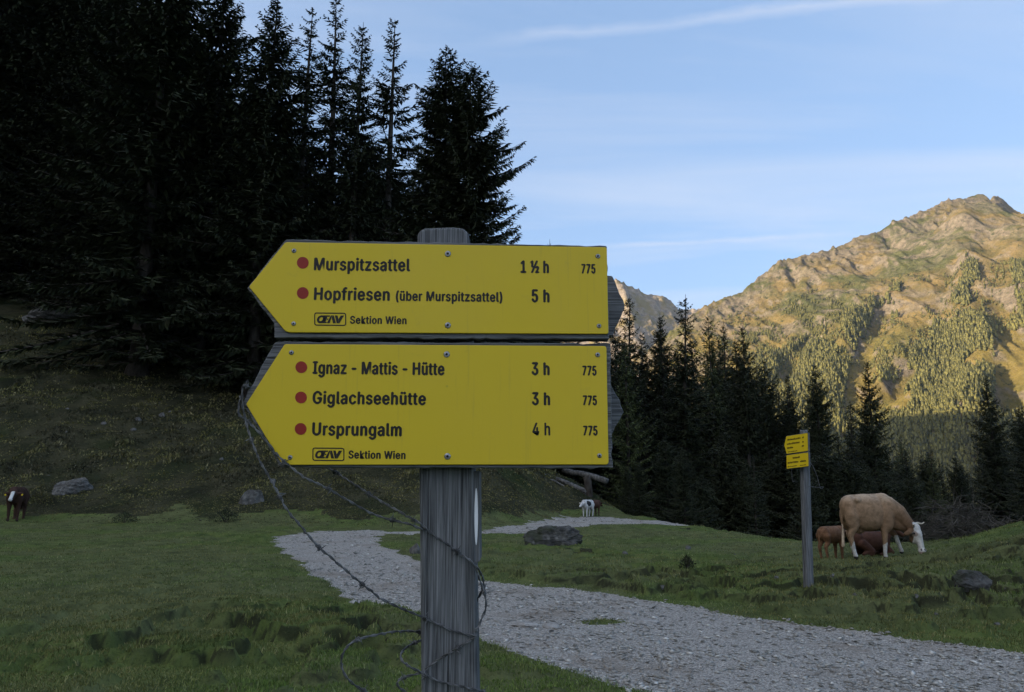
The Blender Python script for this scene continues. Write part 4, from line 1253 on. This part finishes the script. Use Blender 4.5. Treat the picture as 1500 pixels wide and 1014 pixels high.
# narrow marker board on the post's right flank with a white painted blaze
xr_ = lambda py: 695.5 - (1014 - py) * .0105
mb = MB(); mb.prism([P2(xr_(690) + .6, 690, PF), P2(xr_(690) + 10, 690, PF), P2(xr_(822) + 9.5, 822, PF), P2(xr_(826) + 4, 826, PF), P2(xr_(822) + .6, 822, PF)], PF + .004, PF + .085)
sb = sbuild(mb, "marker_board", M_POST); bevel(sb, .001, 1)
mb = MB(); mb.prism([P2(xr_(757) + 4.6 + 2.6 * math.cos(a), 757 + 42 * math.sin(a), PF) for a in np.linspace(0, 2 * math.pi, 25)[:-1]], PF + .0028, PF + .0042)
sbuild(mb, "white_blaze", M_WHITE, sb)

# ------------------------------------------------------------------ barbed wire slung round the post
def smooth_line(pts, n):
    P = [Vector(p) for p in pts]; P = [P[0] * 2 - P[1]] + P + [P[-1] * 2 - P[-2]]
    out = []
    for i in range(1, len(P) - 2):
        for k in range(n):
            t_ = k / n
            out.append(.5 * ((2 * P[i]) + (P[i + 1] - P[i - 1]) * t_ + (2 * P[i - 1] - 5 * P[i] + 4 * P[i + 1] - P[i + 2]) * t_ ** 2 + (3 * P[i] - P[i - 1] - 3 * P[i + 1] + P[i + 2]) * t_ ** 3))
    out.append(P[-2]); return out
def barbed(strands, label, seed, r_=.00115):
    """strands: lists of (px, py, depth)"""
    rr = random.Random(seed)
    first = at(*strands[0][0]); root = empty("barbed_wire", first)
    tag(root, label, "barbed wire", "barbed wire slung on the signpost")
    O = Vector(first)
    mb = MB(); barbs = []
    for st in strands:
        line = smooth_line([Vector(at(*p)) - O for p in st], 14)
        # resample evenly
        line = [p + Vector((rr.gauss(0, .0011), rr.gauss(0, .0011), rr.gauss(0, .0011))) if i % 5 == 2 else p for i, p in enumerate(line)]
        acc = [0]
        for a, b in zip(line[:-1], line[1:]): acc.append(acc[-1] + (b - a).length)
        L = acc[-1]; n = max(8, int(L / .0032)); pts = []; j = 0
        for k in range(n + 1):
            s_ = L * k / n
            while j < len(acc) - 2 and acc[j + 1] < s_: j += 1
            t_ = (s_ - acc[j]) / max(acc[j + 1] - acc[j], 1e-9); pts.append(line[j].lerp(line[j + 1], min(1, t_)))
        a_ = (pts[1] - pts[0]).orthogonal().normalized()
        s1, s2 = [], []
        for k, p in enumerate(pts):
            t_ = (pts[min(k + 1, n)] - pts[max(k - 1, 0)]).normalized()
            a_ = (a_ - t_ * a_.dot(t_)).normalized(); b_ = t_.cross(a_)
            w_ = 2 * math.pi * k * .0032 / .034
            o_ = (a_ * math.cos(w_) + b_ * math.sin(w_)) * r_
            s1.append(p + o_); s2.append(p - o_)
        mb.tube(s1, r_, 5); mb.tube(s2, r_, 5)
        s_ = rr.uniform(.03, .07)
        while s_ < L - .01:
            k = int(s_ / L * n); barbs.append((pts[k], (pts[min(k + 1, n)] - pts[max(k - 1, 0)]).normalized())); s_ += rr.uniform(.095, .125)
    mb.build("wire_strand", M_WIRE, root, True)
    for p, t_ in barbs:
        mb = MB(); a_ = t_.orthogonal().normalized(); a_.rotate(Matrix.Rotation(rr.uniform(0, 6.28), 3, t_)); b_ = t_.cross(a_)
        co = []
        for k in range(22):
            w_ = k * 6 * math.pi / 21; co.append(p + (a_ * math.cos(w_) + b_ * math.sin(w_)) * .0032 + t_ * (k / 21 - .5) * .008)
        mb.tube([co[0] + (a_ * .3 - b_ * .9) * .011 + t_ * .003] + co + [co[-1] + (a_ * .4 + b_ * .9) * .011 - t_ * .002], [.0004] + [.00095] * 22 + [.0004], 5)
        mb.tube([p - (a_ + b_ * .2) * .0125, p - a_ * .003, p + a_ * .003, p + (a_ - b_ * .3) * .0125], [.0003, .0009, .0009, .0003], 5)
        mb.build("barb", M_WIRE, root, True)
f0 = D0 - .009
barbed([[(372, 572, D0 + .02), (362, 566, f0), (355.5, 568, f0), (355, 590, f0), (359, 612, f0), (365, 635, f0 - .01), (375, 662, f0 - .02), (383, 680, f0 - .02), (402.6, 713, f0 - .02), (417.4, 742.6, f0 - .02), (445, 775.5, f0 - .02), (465, 800, f0 - .015), (485, 816.7, f0 - .01), (518, 845, f0), (554, 874, PF - .02), (587, 891, PF - .015), (623, 906, PF - .006), (663, 924, PF - .005), (699, 932, PF - .004)]],
       "long strand of barbed wire hanging from the lower arrow tip down to the post", 1)
barbed([[(352, 580, D0 - .004), (350, 606, f0), (362, 616, f0), (385, 640, f0), (408, 668, f0), (422, 681, f0), (449, 701, f0), (478, 714.6, D0), (511, 734, D0 + .01), (554, 756, D0 + .02), (597, 767, PF - .012), (622, 777, PF - .006)]],
       "short strand of barbed wire running along the lower arrow's underside to the post", 2)
barbed([[(470, 678, DB), (485, 688, DB), (547.6, 727.8, PF + .03), (584, 749, PF - .005), (613.5, 766, PF - .008), (636.5, 785, PF - .007), (669.5, 807, PF - .007), (697.5, 830, PF - .006), (706, 845, PF + .01), (708, 861, PF + .02), (698, 881, PF + .04)],
        [(697, 832, PF - .004), (703, 850, PF), (709.5, 868, PF), (712, 889, PF), (705, 908, PF), (697.5, 926, PF - .004)]],
       "strand of barbed wire crossing the post below the boards and looping at its right", 3)
barbed([[(640, 926, PF + .11), (615, 925.5, PF + .05), (584, 925, PF + .02), (551, 930, PF), (518, 940, PF - .02), (503, 957, PF - .03), (500, 976.5, PF - .03), (511, 996, PF - .03), (534, 1013, PF - .02), (570, 1030, PF)],
        [(632, 934, PF + .10), (615, 938.6, PF + .06), (593.7, 950, PF + .01), (587, 961.7, PF - .01), (593.7, 973, PF - .02), (617, 985, PF - .012), (643, 998, PF - .006), (702, 1012, PF - .005), (716, 1020, PF + .03)],
        [(699, 932, PF - .003), (669.5, 950, PF - .007), (636.5, 970, PF - .007), (617, 985, PF - .008), (590, 993, PF - .01), (582, 1003, PF - .01), (594, 1014, PF - .005), (622, 1030, PF)]],
       "loose coil of barbed wire wound round the post's lower part", 4)

# ------------------------------------------------------------------ the small signpost beyond the path
D2 = float(ground_at(1183, 858)[1])
bp = at(1183, 857, D2); gz2 = float(H(np.array([bp[0]]), np.array([D2]))[0])
tp = at(1177, 631, D2)
s2 = empty("small_signpost", (bp[0], D2, gz2)); tag(s2, "slim weathered signpost with two small yellow plates standing in the grass by the cows", "signpost")
O2 = Vector((bp[0], D2, gz2))
topv = Vector(tp) - O2
mb = MB()
N = 12; rr = random.Random(3)
sect = [(math.cos(a), math.sin(a)) for a in np.linspace(0, 2 * math.pi, 13)[:-1]]
vs, fs = [], []
for i in range(N + 1):
    t_ = i / N; c = Vector((0, 0, -.25)).lerp(topv, t_)
    for k, (ca, sa) in enumerate(sect):
        r_ = .0062 * D2 * (1 if i < N else .75) * (1 + (.10 if k % 4 == 0 else -.05)) * rr.uniform(.97, 1.03); vs.append((c.x + r_ * ca, c.y + r_ * sa, c.z + (.012 if i == N and k < 6 else 0)))
for i in range(N):
    for k in range(12): fs.append((i * 12 + k, i * 12 + (k + 1) % 12, (i + 1) * 12 + (k + 1) % 12, (i + 1) * 12 + k))
fs.append(tuple(N * 12 + k for k in range(12)))
mb.add(vs, fs); mb.build("post", mat_wood("weathered_slim_post", 'Z', freq=.25), s2)
yaw = R(58)
ax = Vector((-math.cos(yaw), math.sin(yaw), 0)); nz = Vector((-math.sin(yaw), -math.cos(yaw), 0))
def plate2(corners_px, pts_rel, name, lines, sq):
    """plate from its near right edge running back to the left"""
    tr = Vector(at(*corners_px[0], D2 - .021 * D2)) - O2; br = Vector(at(*corners_px[1], D2 - .021 * D2)) - O2
    Hh = (tr - br); Wd = .036 * D2
    def Q(u, v, d): return br + ax * (u * Wd) + Hh * v + nz * d + Vector((0, 0, -.03 * u))
    def slab(pts, d0, d1):
        n = len(pts); v_ = [Q(u, v, d1) for u, v in pts] + [Q(u, v, d0) for u, v in pts]
        return v_, [tuple(range(n)), tuple(range(2 * n - 1, n - 1, -1))] + [(i, n + i, n + (i + 1) % n, (i + 1) % n) for i in range(n)]
    mb = MB(); mb.add(*slab([(u * 1.03 - .02, v * 1.05 - .025) for u, v in pts_rel], -.03, -.001)); b = mb.build(name, M_BOARD, s2)
    mb = MB(); mb.add(*slab(pts_rel, .0, .004)); mb.build("yellow_plate", M_PLATE, b)
    r3 = random.Random(sq)
    for v0, u0, u1, hh in lines:
        u = u0; mb = MB()
        while u < u1:
            wv = r3.uniform(.016, .03); a_ = hh * r3.uniform(.75, 1.15)
            v_, f_ = slab([(u, v0), (u + wv, v0), (u + wv, v0 + a_), (u, v0 + a_)], .0042, .0052); mb.add(v_, f_); u += wv + r3.uniform(.008, .014)
        mb.build("lettering", M_INK, b)
plate2([(1183, 634.5), (1183.6, 660.5)], [(0, 0), (.90, 0), (1.0, .5), (.90, 1), (0, 1)], "sign_board",
       [(.74, .30, .86, .09), (.74, .16, .22, .09), (.50, .34, .86, .09), (.50, .16, .22, .09), (.27, .62, .86, .09), (.27, .16, .22, .09), (.06, .45, .84, .05)], 1)
plate2([(1184, 663), (1184.4, 683)], [(0, 0), (.92, 0), (.92, 1), (0, 1)], "sign_board", [(.68, .36, .64, .12), (.36, .42, .86, .12), (.36, .10, .34, .12), (.10, .48, .86, .06), (.10, .10, .34, .06)], 2)
# thin wire dangling from the plates
mb = MB()
def wl2(pts): mb.tube(smooth_line([Vector(at(*p)) for p in pts], 6), .004, 5)
wl2([(1186, 676, D2 - .1), (1191, 684, D2 - .1), (1197, 698, D2 - .1), (1201.5, 715, D2 - .1), (1206, 713.5, D2 - .1), (1196, 714, D2 - .08), (1184, 712.5, D2 - .06)])
tag(mb.build("loose_wire", M_WIRE), "bent loose wire sticking out right of the small signpost", "wire")
mb = MB(); wl2([(1159.5, 686, D2 + .2), (1160, 698, D2 + .2), (1161.5, 706, D2 + .2), (1164, 704, D2 + .2)])
tag(mb.build("loose_wire", M_WIRE), "short wire end dangling below the small signpost's left edge", "wire")

# ------------------------------------------------------------------ cattle
def remesh(mb, voxel, smooth_it, coat, name, parent):
    me = mesh_np("tmp", mb.v, mb.f)
    bm = bmesh.new(); bm.from_mesh(me); bmesh.ops.recalc_face_normals(bm, faces=bm.faces); bm.to_mesh(me); bm.free()
    o = link("tmp", me)
    m = o.modifiers.new("r", 'REMESH'); m.mode = 'VOXEL'; m.voxel_size = voxel; m.use_smooth_shade = True
    m2 = o.modifiers.new("s", 'SMOOTH'); m2.iterations = smooth_it; m2.factor = .5
    dg = bpy.context.evaluated_depsgraph_get()
    new = bpy.data.meshes.new_from_object(o.evaluated_get(dg))
    bpy.data.objects.remove(o); bpy.data.meshes.remove(me)
    n = len(new.vertices); co = np.empty(n * 3); new.vertices.foreach_get("co", co); co = co.reshape(-1, 3)
    attr = new.attributes.new("coat", 'FLOAT_COLOR', 'POINT')
    cols = np.ones((n, 4), np.float32); cols[:, :3] = coat(co); attr.data.foreach_set("color", cols.ravel())
    new.materials.clear(); new.materials.append(M_HIDE); new.name = name
    new.polygons.foreach_set("use_smooth", np.ones(len(new.polygons), bool))
    return link(name, new, parent)
def leg(mb, pts, rads):
    for (a, b), (ra, rb_) in zip(zip(pts[:-1], pts[1:]), zip(rads[:-1], rads[1:])): mb.capsule(a, ra, b, rb_, 12, 5)
def grazing_cow(loc, rz):
    root = empty("cow", loc, rz)
    tag(root, "tan cow with white face and lower legs grazing right of the small signpost", "cow")
    mb = MB()
    # barrel, hips, shoulder
    mb.ellipsoid((-.06, 0, 1.02), (.62, .33, .40)); mb.ellipsoid((.0, 0, .88), (.50, .32, .30))
    mb.ellipsoid((-.44, 0, 1.13), (.24, .28, .26)); mb.ellipsoid((.38, 0, 1.04), (.30, .27, .40))
    mb.capsule((-.40, 0, 1.33), .07, (.30, 0, 1.34), .085); mb.capsule((.28, 0, 1.33), .10, (.52, 0, 1.22), .12)
    for s_ in (-1, 1):
        mb.ellipsoid((-.30, s_ * .20, 1.27), (.10, .09, .075)); mb.ellipsoid((-.33, s_ * .235, 1.285), (.06, .055, .05)); mb.ellipsoid((-.55, s_ * .09, 1.22), (.06, .05, .06))
        mb.ellipsoid((-.45, s_ * .19, .92), (.19, .12, .32), None)
        mb.ellipsoid((.40, s_ * .20, .92), (.17, .10, .34))
    # neck down to the head
    mb.capsule((.48, 0, 1.10), .28, (.72, -.02, .97), .235); mb.capsule((.72, -.02, .97), .235, (1.00, -.06, .68), .145)
    mb.capsule((.50, 0, .84), .20, (.82, -.03, .72), .14)
    # head: forehead, cheeks, muzzle (hanging, face turned towards -y and +x)
    mb.ellipsoid((1.08, -.09, .66), (.15, .12, .13)); mb.ellipsoid((1.06, -.05, .745), (.085, .08, .06))
    mb.ellipsoid((1.10, -.12, .54), (.15, .11, .14)); mb.capsule((1.115, -.14, .52), .115, (1.155, -.19, .28), .078)
    mb.ellipsoid((1.17, -.205, .19), (.10, .085, .075)); mb.ellipsoid((1.185, -.20, .135), (.085, .075, .055)); mb.ellipsoid((1.05, -.07, .45), (.10, .10, .13))
    # ears
    mb.ellipsoid((.88, -.20, .575), (.135, .035, .06), Matrix.Rotation(R(-22), 3, 'Y').to_quaternion()); mb.ellipsoid((1.15, .10, .64), (.10, .03, .05), Matrix.Rotation(R(55), 3, 'Z').to_quaternion())
    # legs
    leg(mb, [(-.46, -.18, .95), (-.40, -.18, .72), (-.53, -.18, .50), (-.46, -.18, .14), (-.43, -.18, .03)], [.15, .105, .068, .048, .058])
    leg(mb, [(-.46, .18, .95), (-.34, .18, .72), (-.44, .18, .50), (-.35, .18, .16), (-.31, .18, .04)], [.15, .105, .068, .048, .058])
    leg(mb, [(.36, -.17, .86), (.32, -.17, .62), (.31, -.17, .42), (.29, -.17, .12), (.30, -.17, .03)], [.13, .09, .066, .045, .056])
    leg(mb, [(.42, .17, .86), (.56, .17, .66), (.70, .17, .50), (.80, .17, .24), (.83, .17, .14)], [.13, .09, .064, .046, .056])
    # udder and tail
    mb.ellipsoid((-.24, 0, .63), (.15, .11, .10))
    for p0, p1, r0, r1 in (((-.60, 0, 1.24), (-.665, -.02, 1.0), .04, .03), ((-.665, -.02, 1.0), (-.655, -.03, .62), .03, .024), ((-.655, -.03, .62), (-.675, -.03, .27), .03, .045)): mb.capsule(p0, r0, p1, r1, 8, 4)
    def coat(c):
        x, y, z = c.T
        n = fbm(x * 5 + 7, z * 5 + y * 3, 3, 3)
        tan = np.array([.33, .215, .13]); pale = np.array([.56, .44, .32]); white = np.array([.66, .64, .60]); dark = np.array([.20, .115, .065])
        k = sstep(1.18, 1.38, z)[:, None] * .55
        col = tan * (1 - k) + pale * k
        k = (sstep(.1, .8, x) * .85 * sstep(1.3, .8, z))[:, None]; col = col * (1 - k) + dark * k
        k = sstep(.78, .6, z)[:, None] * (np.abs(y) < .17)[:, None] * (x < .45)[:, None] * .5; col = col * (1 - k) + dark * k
        w = (x > 1.01 + .05 * (n - .5)) & (z < .8) & (y < .06)
        w |= (z < .36 + .30 * (n - .5)) & (np.abs(y) > .10) & (x < .95) & (x > -.60)
        w |= (z < .50) & (y > .1) & (x > .66) & (x < .92)
        hoof = (z < .05) & (x < .6); hoof |= (z < .13) & (y > .1) & (x > .7) & (x < .95)
        tail = (x < -.60) & (z < .75)
        col[w] = white; col[tail] = pale * 1.1; col[hoof] = (.03, .027, .025)
        nose = (z < .165) & (x > 1.0) & (y < -.1); col[nose] = (.46, .36, .32)
        sm = (((x - 1.02) / .075) ** 2 + ((z - .55) / .06) ** 2 < 1) & (y < -.08); col[sm] = (.30, .24, .2)
        for nx_ in (1.125, 1.215): col[(((x - nx_) / .02) ** 2 + ((z - .215) / .026) ** 2 < 1) & (y < -.2)] = (.05, .04, .04)
        return col
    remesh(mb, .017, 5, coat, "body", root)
    for s_, p in ((1, [(1.12, .0, .74), (1.22, .03, .77), (1.32, .04, .755), (1.40, .05, .79)]), (-1, [(1.03, -.17, .70), (1.00, -.24, .735), (1.01, -.30, .75)])):
        mb2 = MB(); mb2.tube(smooth_line(p, 5), np.linspace(.034, .010, (len(p) - 1) * 5 + 1), 8); mb2.build("horn", M_HORN, root, True)
    mb2 = MB(); mb2.ellipsoid((1.02, -.205, .555), (.03, .02, .024), None, 10, 8); mb2.build("eye", M_EYE, root, True)
    mb2 = MB(); mb2.ellipsoid((1.225, -.16, .555), (.022, .022, .024), None, 10, 8); mb2.build("eye", M_EYE, root, True)
    return root
g = ground_at(1276, 817)
cow_ = grazing_cow((g[0], g[1], g[2] - .01), R(-6)); cow_.scale = (g[1] / 17.1 * .84, g[1] / 17.1 * .96, g[1] / 17.1 * .96)
CD = g[1]
def calf(name, loc, rz, size, base, label, cat="calf", head='level', face=None, patch=None, lying=False, group=None, belly=None, horns=False):
    """young animal, x forward; about 1 m at the shoulder when size = 1"""
    root = empty(name, loc, rz); root.scale = (size,) * 3
    tag(root, label, cat, group)
    mb = MB(); dzl = -.40 if lying else 0
    mb.ellipsoid((0, 0, .76 + dzl), (.48, .22, .25)); mb.ellipsoid((-.34, 0, .80 + dzl), (.20, .20, .21)); mb.ellipsoid((.32, 0, .76 + dzl), (.20, .185, .26))
    mb.capsule((-.42, 0, .95 + dzl), .06, (.35, 0, .95 + dzl), .07)
    if not lying:
        for s_ in (-1, 1):
            leg(mb, [(-.36, s_ * .12, .72), (-.32, s_ * .12, .54), (-.42, s_ * .12, .40), (-.37, s_ * .12, .12), (-.35, s_ * .12, .025)], [.13, .085, .055, .038, .044])
            leg(mb, [(.30, s_ * .12, .68), (.28, s_ * .12, .46), (.29, s_ * .12, .34), (.28, s_ * .12, .10), (.30, s_ * .12, .025)], [.11, .07, .052, .036, .042])
    else:
        for s_ in (-1, 1):
            leg(mb, [(-.30, s_ * .18, .30), (-.12, s_ * .25, .14), (-.32, s_ * .26, .06), (-.12, s_ * .30, .05)], [.13, .10, .06, .045])
            leg(mb, [(.30, s_ * .14, .26), (.46, s_ * .17, .10), (.28, s_ * .18, .06), (.16, s_ * .18, .05)], [.10, .07, .05, .04])
    hp = {'level': (.70, 0, 1.02), 'down': (.66, 0, .36), 'half': (.68, .05, .78)}[head]
    if lying: hp = (.66, 0, .66)
    hx, hy, hz = hp
    mb.capsule((.38, 0, .86 + dzl), .165, (hx - .10, hy, hz), .10)
    tipx, tipz = (hx + .22, hz - .14) if head != 'down' else (hx + .06, hz - .28)
    mb.ellipsoid((hx, hy, hz), (.11, .095, .10)); mb.capsule((hx, hy, hz), .088, (tipx, hy, tipz), .056); mb.ellipsoid((tipx, hy, tipz), (.062, .062, .055))
    for s_ in (-1, 1): mb.ellipsoid((hx - .08, hy + s_ * .17, hz + .03), (.035, .10, .05))
    mb.capsule((-.50, 0, .90 + dzl), .035, (-.55, 0, .66 + dzl), .025, 8, 4)
    if not lying: mb.capsule((-.55, 0, .66), .022, (-.54, 0, .34), .035, 8, 4)
    def coat(c):
        x, y, z = c.T
        n = fbm(x * 4 + 3, z * 4 + y * 3, 9, 3)
        col = np.tile(np.array(base), (len(c), 1)) * (.8 + .4 * n)[:, None]
        if belly is not None:
            k = sstep(.75, .5, z)[:, None]; col = col * (1 - k) + np.array(belly) * k
        if patch is not None:
            col[(((x - patch[0]) / patch[2]) ** 2 + ((z - patch[1]) / patch[3]) ** 2) < 1 + .8 * (n - .5)] = patch[4]
        if face == 'blaze': col[(x > hx - .03) & (np.abs(y - hy) < .048 + .02 * (z - hz)) & (z > tipz - .05) & (z > hz - (x - hx) * .9 - .02)] = (.72, .72, .70)
        if face == 'blaze': col[(x > tipx + .01) & (z > tipz - .02)] = (.70, .68, .66)
        if face == 'dark': col[(x > hx - .12) & (z > tipz - .1) & (x > .5)] = (.05, .04, .035)
        if not lying: col[z < .035] = (.02, .018, .016)
        return col
    remesh(mb, .016, 4, coat, "body", root)
    for s_ in (-1, 1):
        mb2 = MB(); mb2.ellipsoid((hx + .055, hy + s_ * .08, hz + .01), (.017, .012, .016), None, 8, 6); mb2.build("eye", M_EYE, root, True)
        if horns:
            mb2 = MB(); mb2.tube(smooth_line([(hx - .04, hy + s_ * .07, hz + .08), (hx - .02, hy + s_ * .17, hz + .11), (hx + .02, hy + s_ * .22, hz + .17)], 4), np.linspace(.018, .005, 9), 7); mb2.build("horn", M_HORN, root, True)
        if face == 'blaze':
            mb2 = MB(); mb2.ellipsoid((hx - .06, hy + s_ * .215, hz + .0), (.012, .03, .035), None, 8, 6); mb2.build("ear_tag", M_PLATE, root, True)
    return root
def stand(px, py, D=None):
    if D is None: return ground_at(px, py)
    p = at(px, py, D); return np.array([p[0], p[1], p[2]])
print("CD", CD)
p = at(1220, 816, CD + .9); p[2] = float(H(p[:1], p[1:2])[0]); calf("calf", p, R(28), .74 * CD / 17.1, (.22, .115, .062), "reddish brown calf standing behind the grazing cow's rump, its own rump towards us", head='half')
p = at(1276, 812, CD + 1.1); p[2] = float(H(p[:1], p[1:2])[0]); calf("calf", p, R(5), .9 * CD / 17.1, (.10, .045, .028), "dark red calf lying behind the grazing cow's belly", lying=True)
p = ground_at(22, 763); calf("cow", p, R(-72), 1.25 * 50 * p[1] / F_PX / 1.32, (.055, .028, .020), "dark brown cow with a white blaze facing the camera at the meadow's left edge", cat="cow", face='blaze', head='half')
p = ground_at(861, 757.5); calf("calf", p, R(-128), 24.5 * p[1] / F_PX / 1.02, (.62, .61, .60), "small white calf with a dark shoulder patch on the far path", head='half', patch=(.12, .80, .22, .15, (.035, .035, .038)))
p = ground_at(873, 757.0); p[1] += .5; p[2] = float(H0(p[0], p[1])); calf("calf", p, R(50), 22 * p[1] / F_PX / 1.0, (.08, .038, .026), "dark brown calf right beside the small white one", head='half')

# ------------------------------------------------------------------ valley air
HAZE = 0.000028
if HAZE:
    mb = MB(); x0, x1, y0, y1, z0, z1 = -2900., 3700., -2300., 3900., -260., 1500.
    vs = [(x, y, z) for z in (z0, z1) for x, y in ((x0, y0), (x1, y0), (x1, y1), (x0, y1))]
    mb.add(vs, [(3, 2, 1, 0), (4, 5, 6, 7), (0, 1, 5, 4), (1, 2, 6, 5), (2, 3, 7, 6), (3, 0, 4, 7)])
    hm_ = bpy.data.materials.new("valley_air"); hm_.use_nodes = True
    hn = hm_.node_tree.nodes; hn.clear()
    ho = hn.new("ShaderNodeOutputMaterial"); hv = hn.new("ShaderNodeVolumePrincipled")
    hv.inputs["Color"].default_value = (.50, .70, 1, 1); hv.inputs["Density"].default_value = HAZE; hv.inputs["Anisotropy"].default_value = 0.0
    hm_.node_tree.links.new(hv.outputs[0], ho.inputs["Volume"])
    tag(mb.build("haze", hm_), "thin bluish air filling the valley", "haze", kind="stuff")
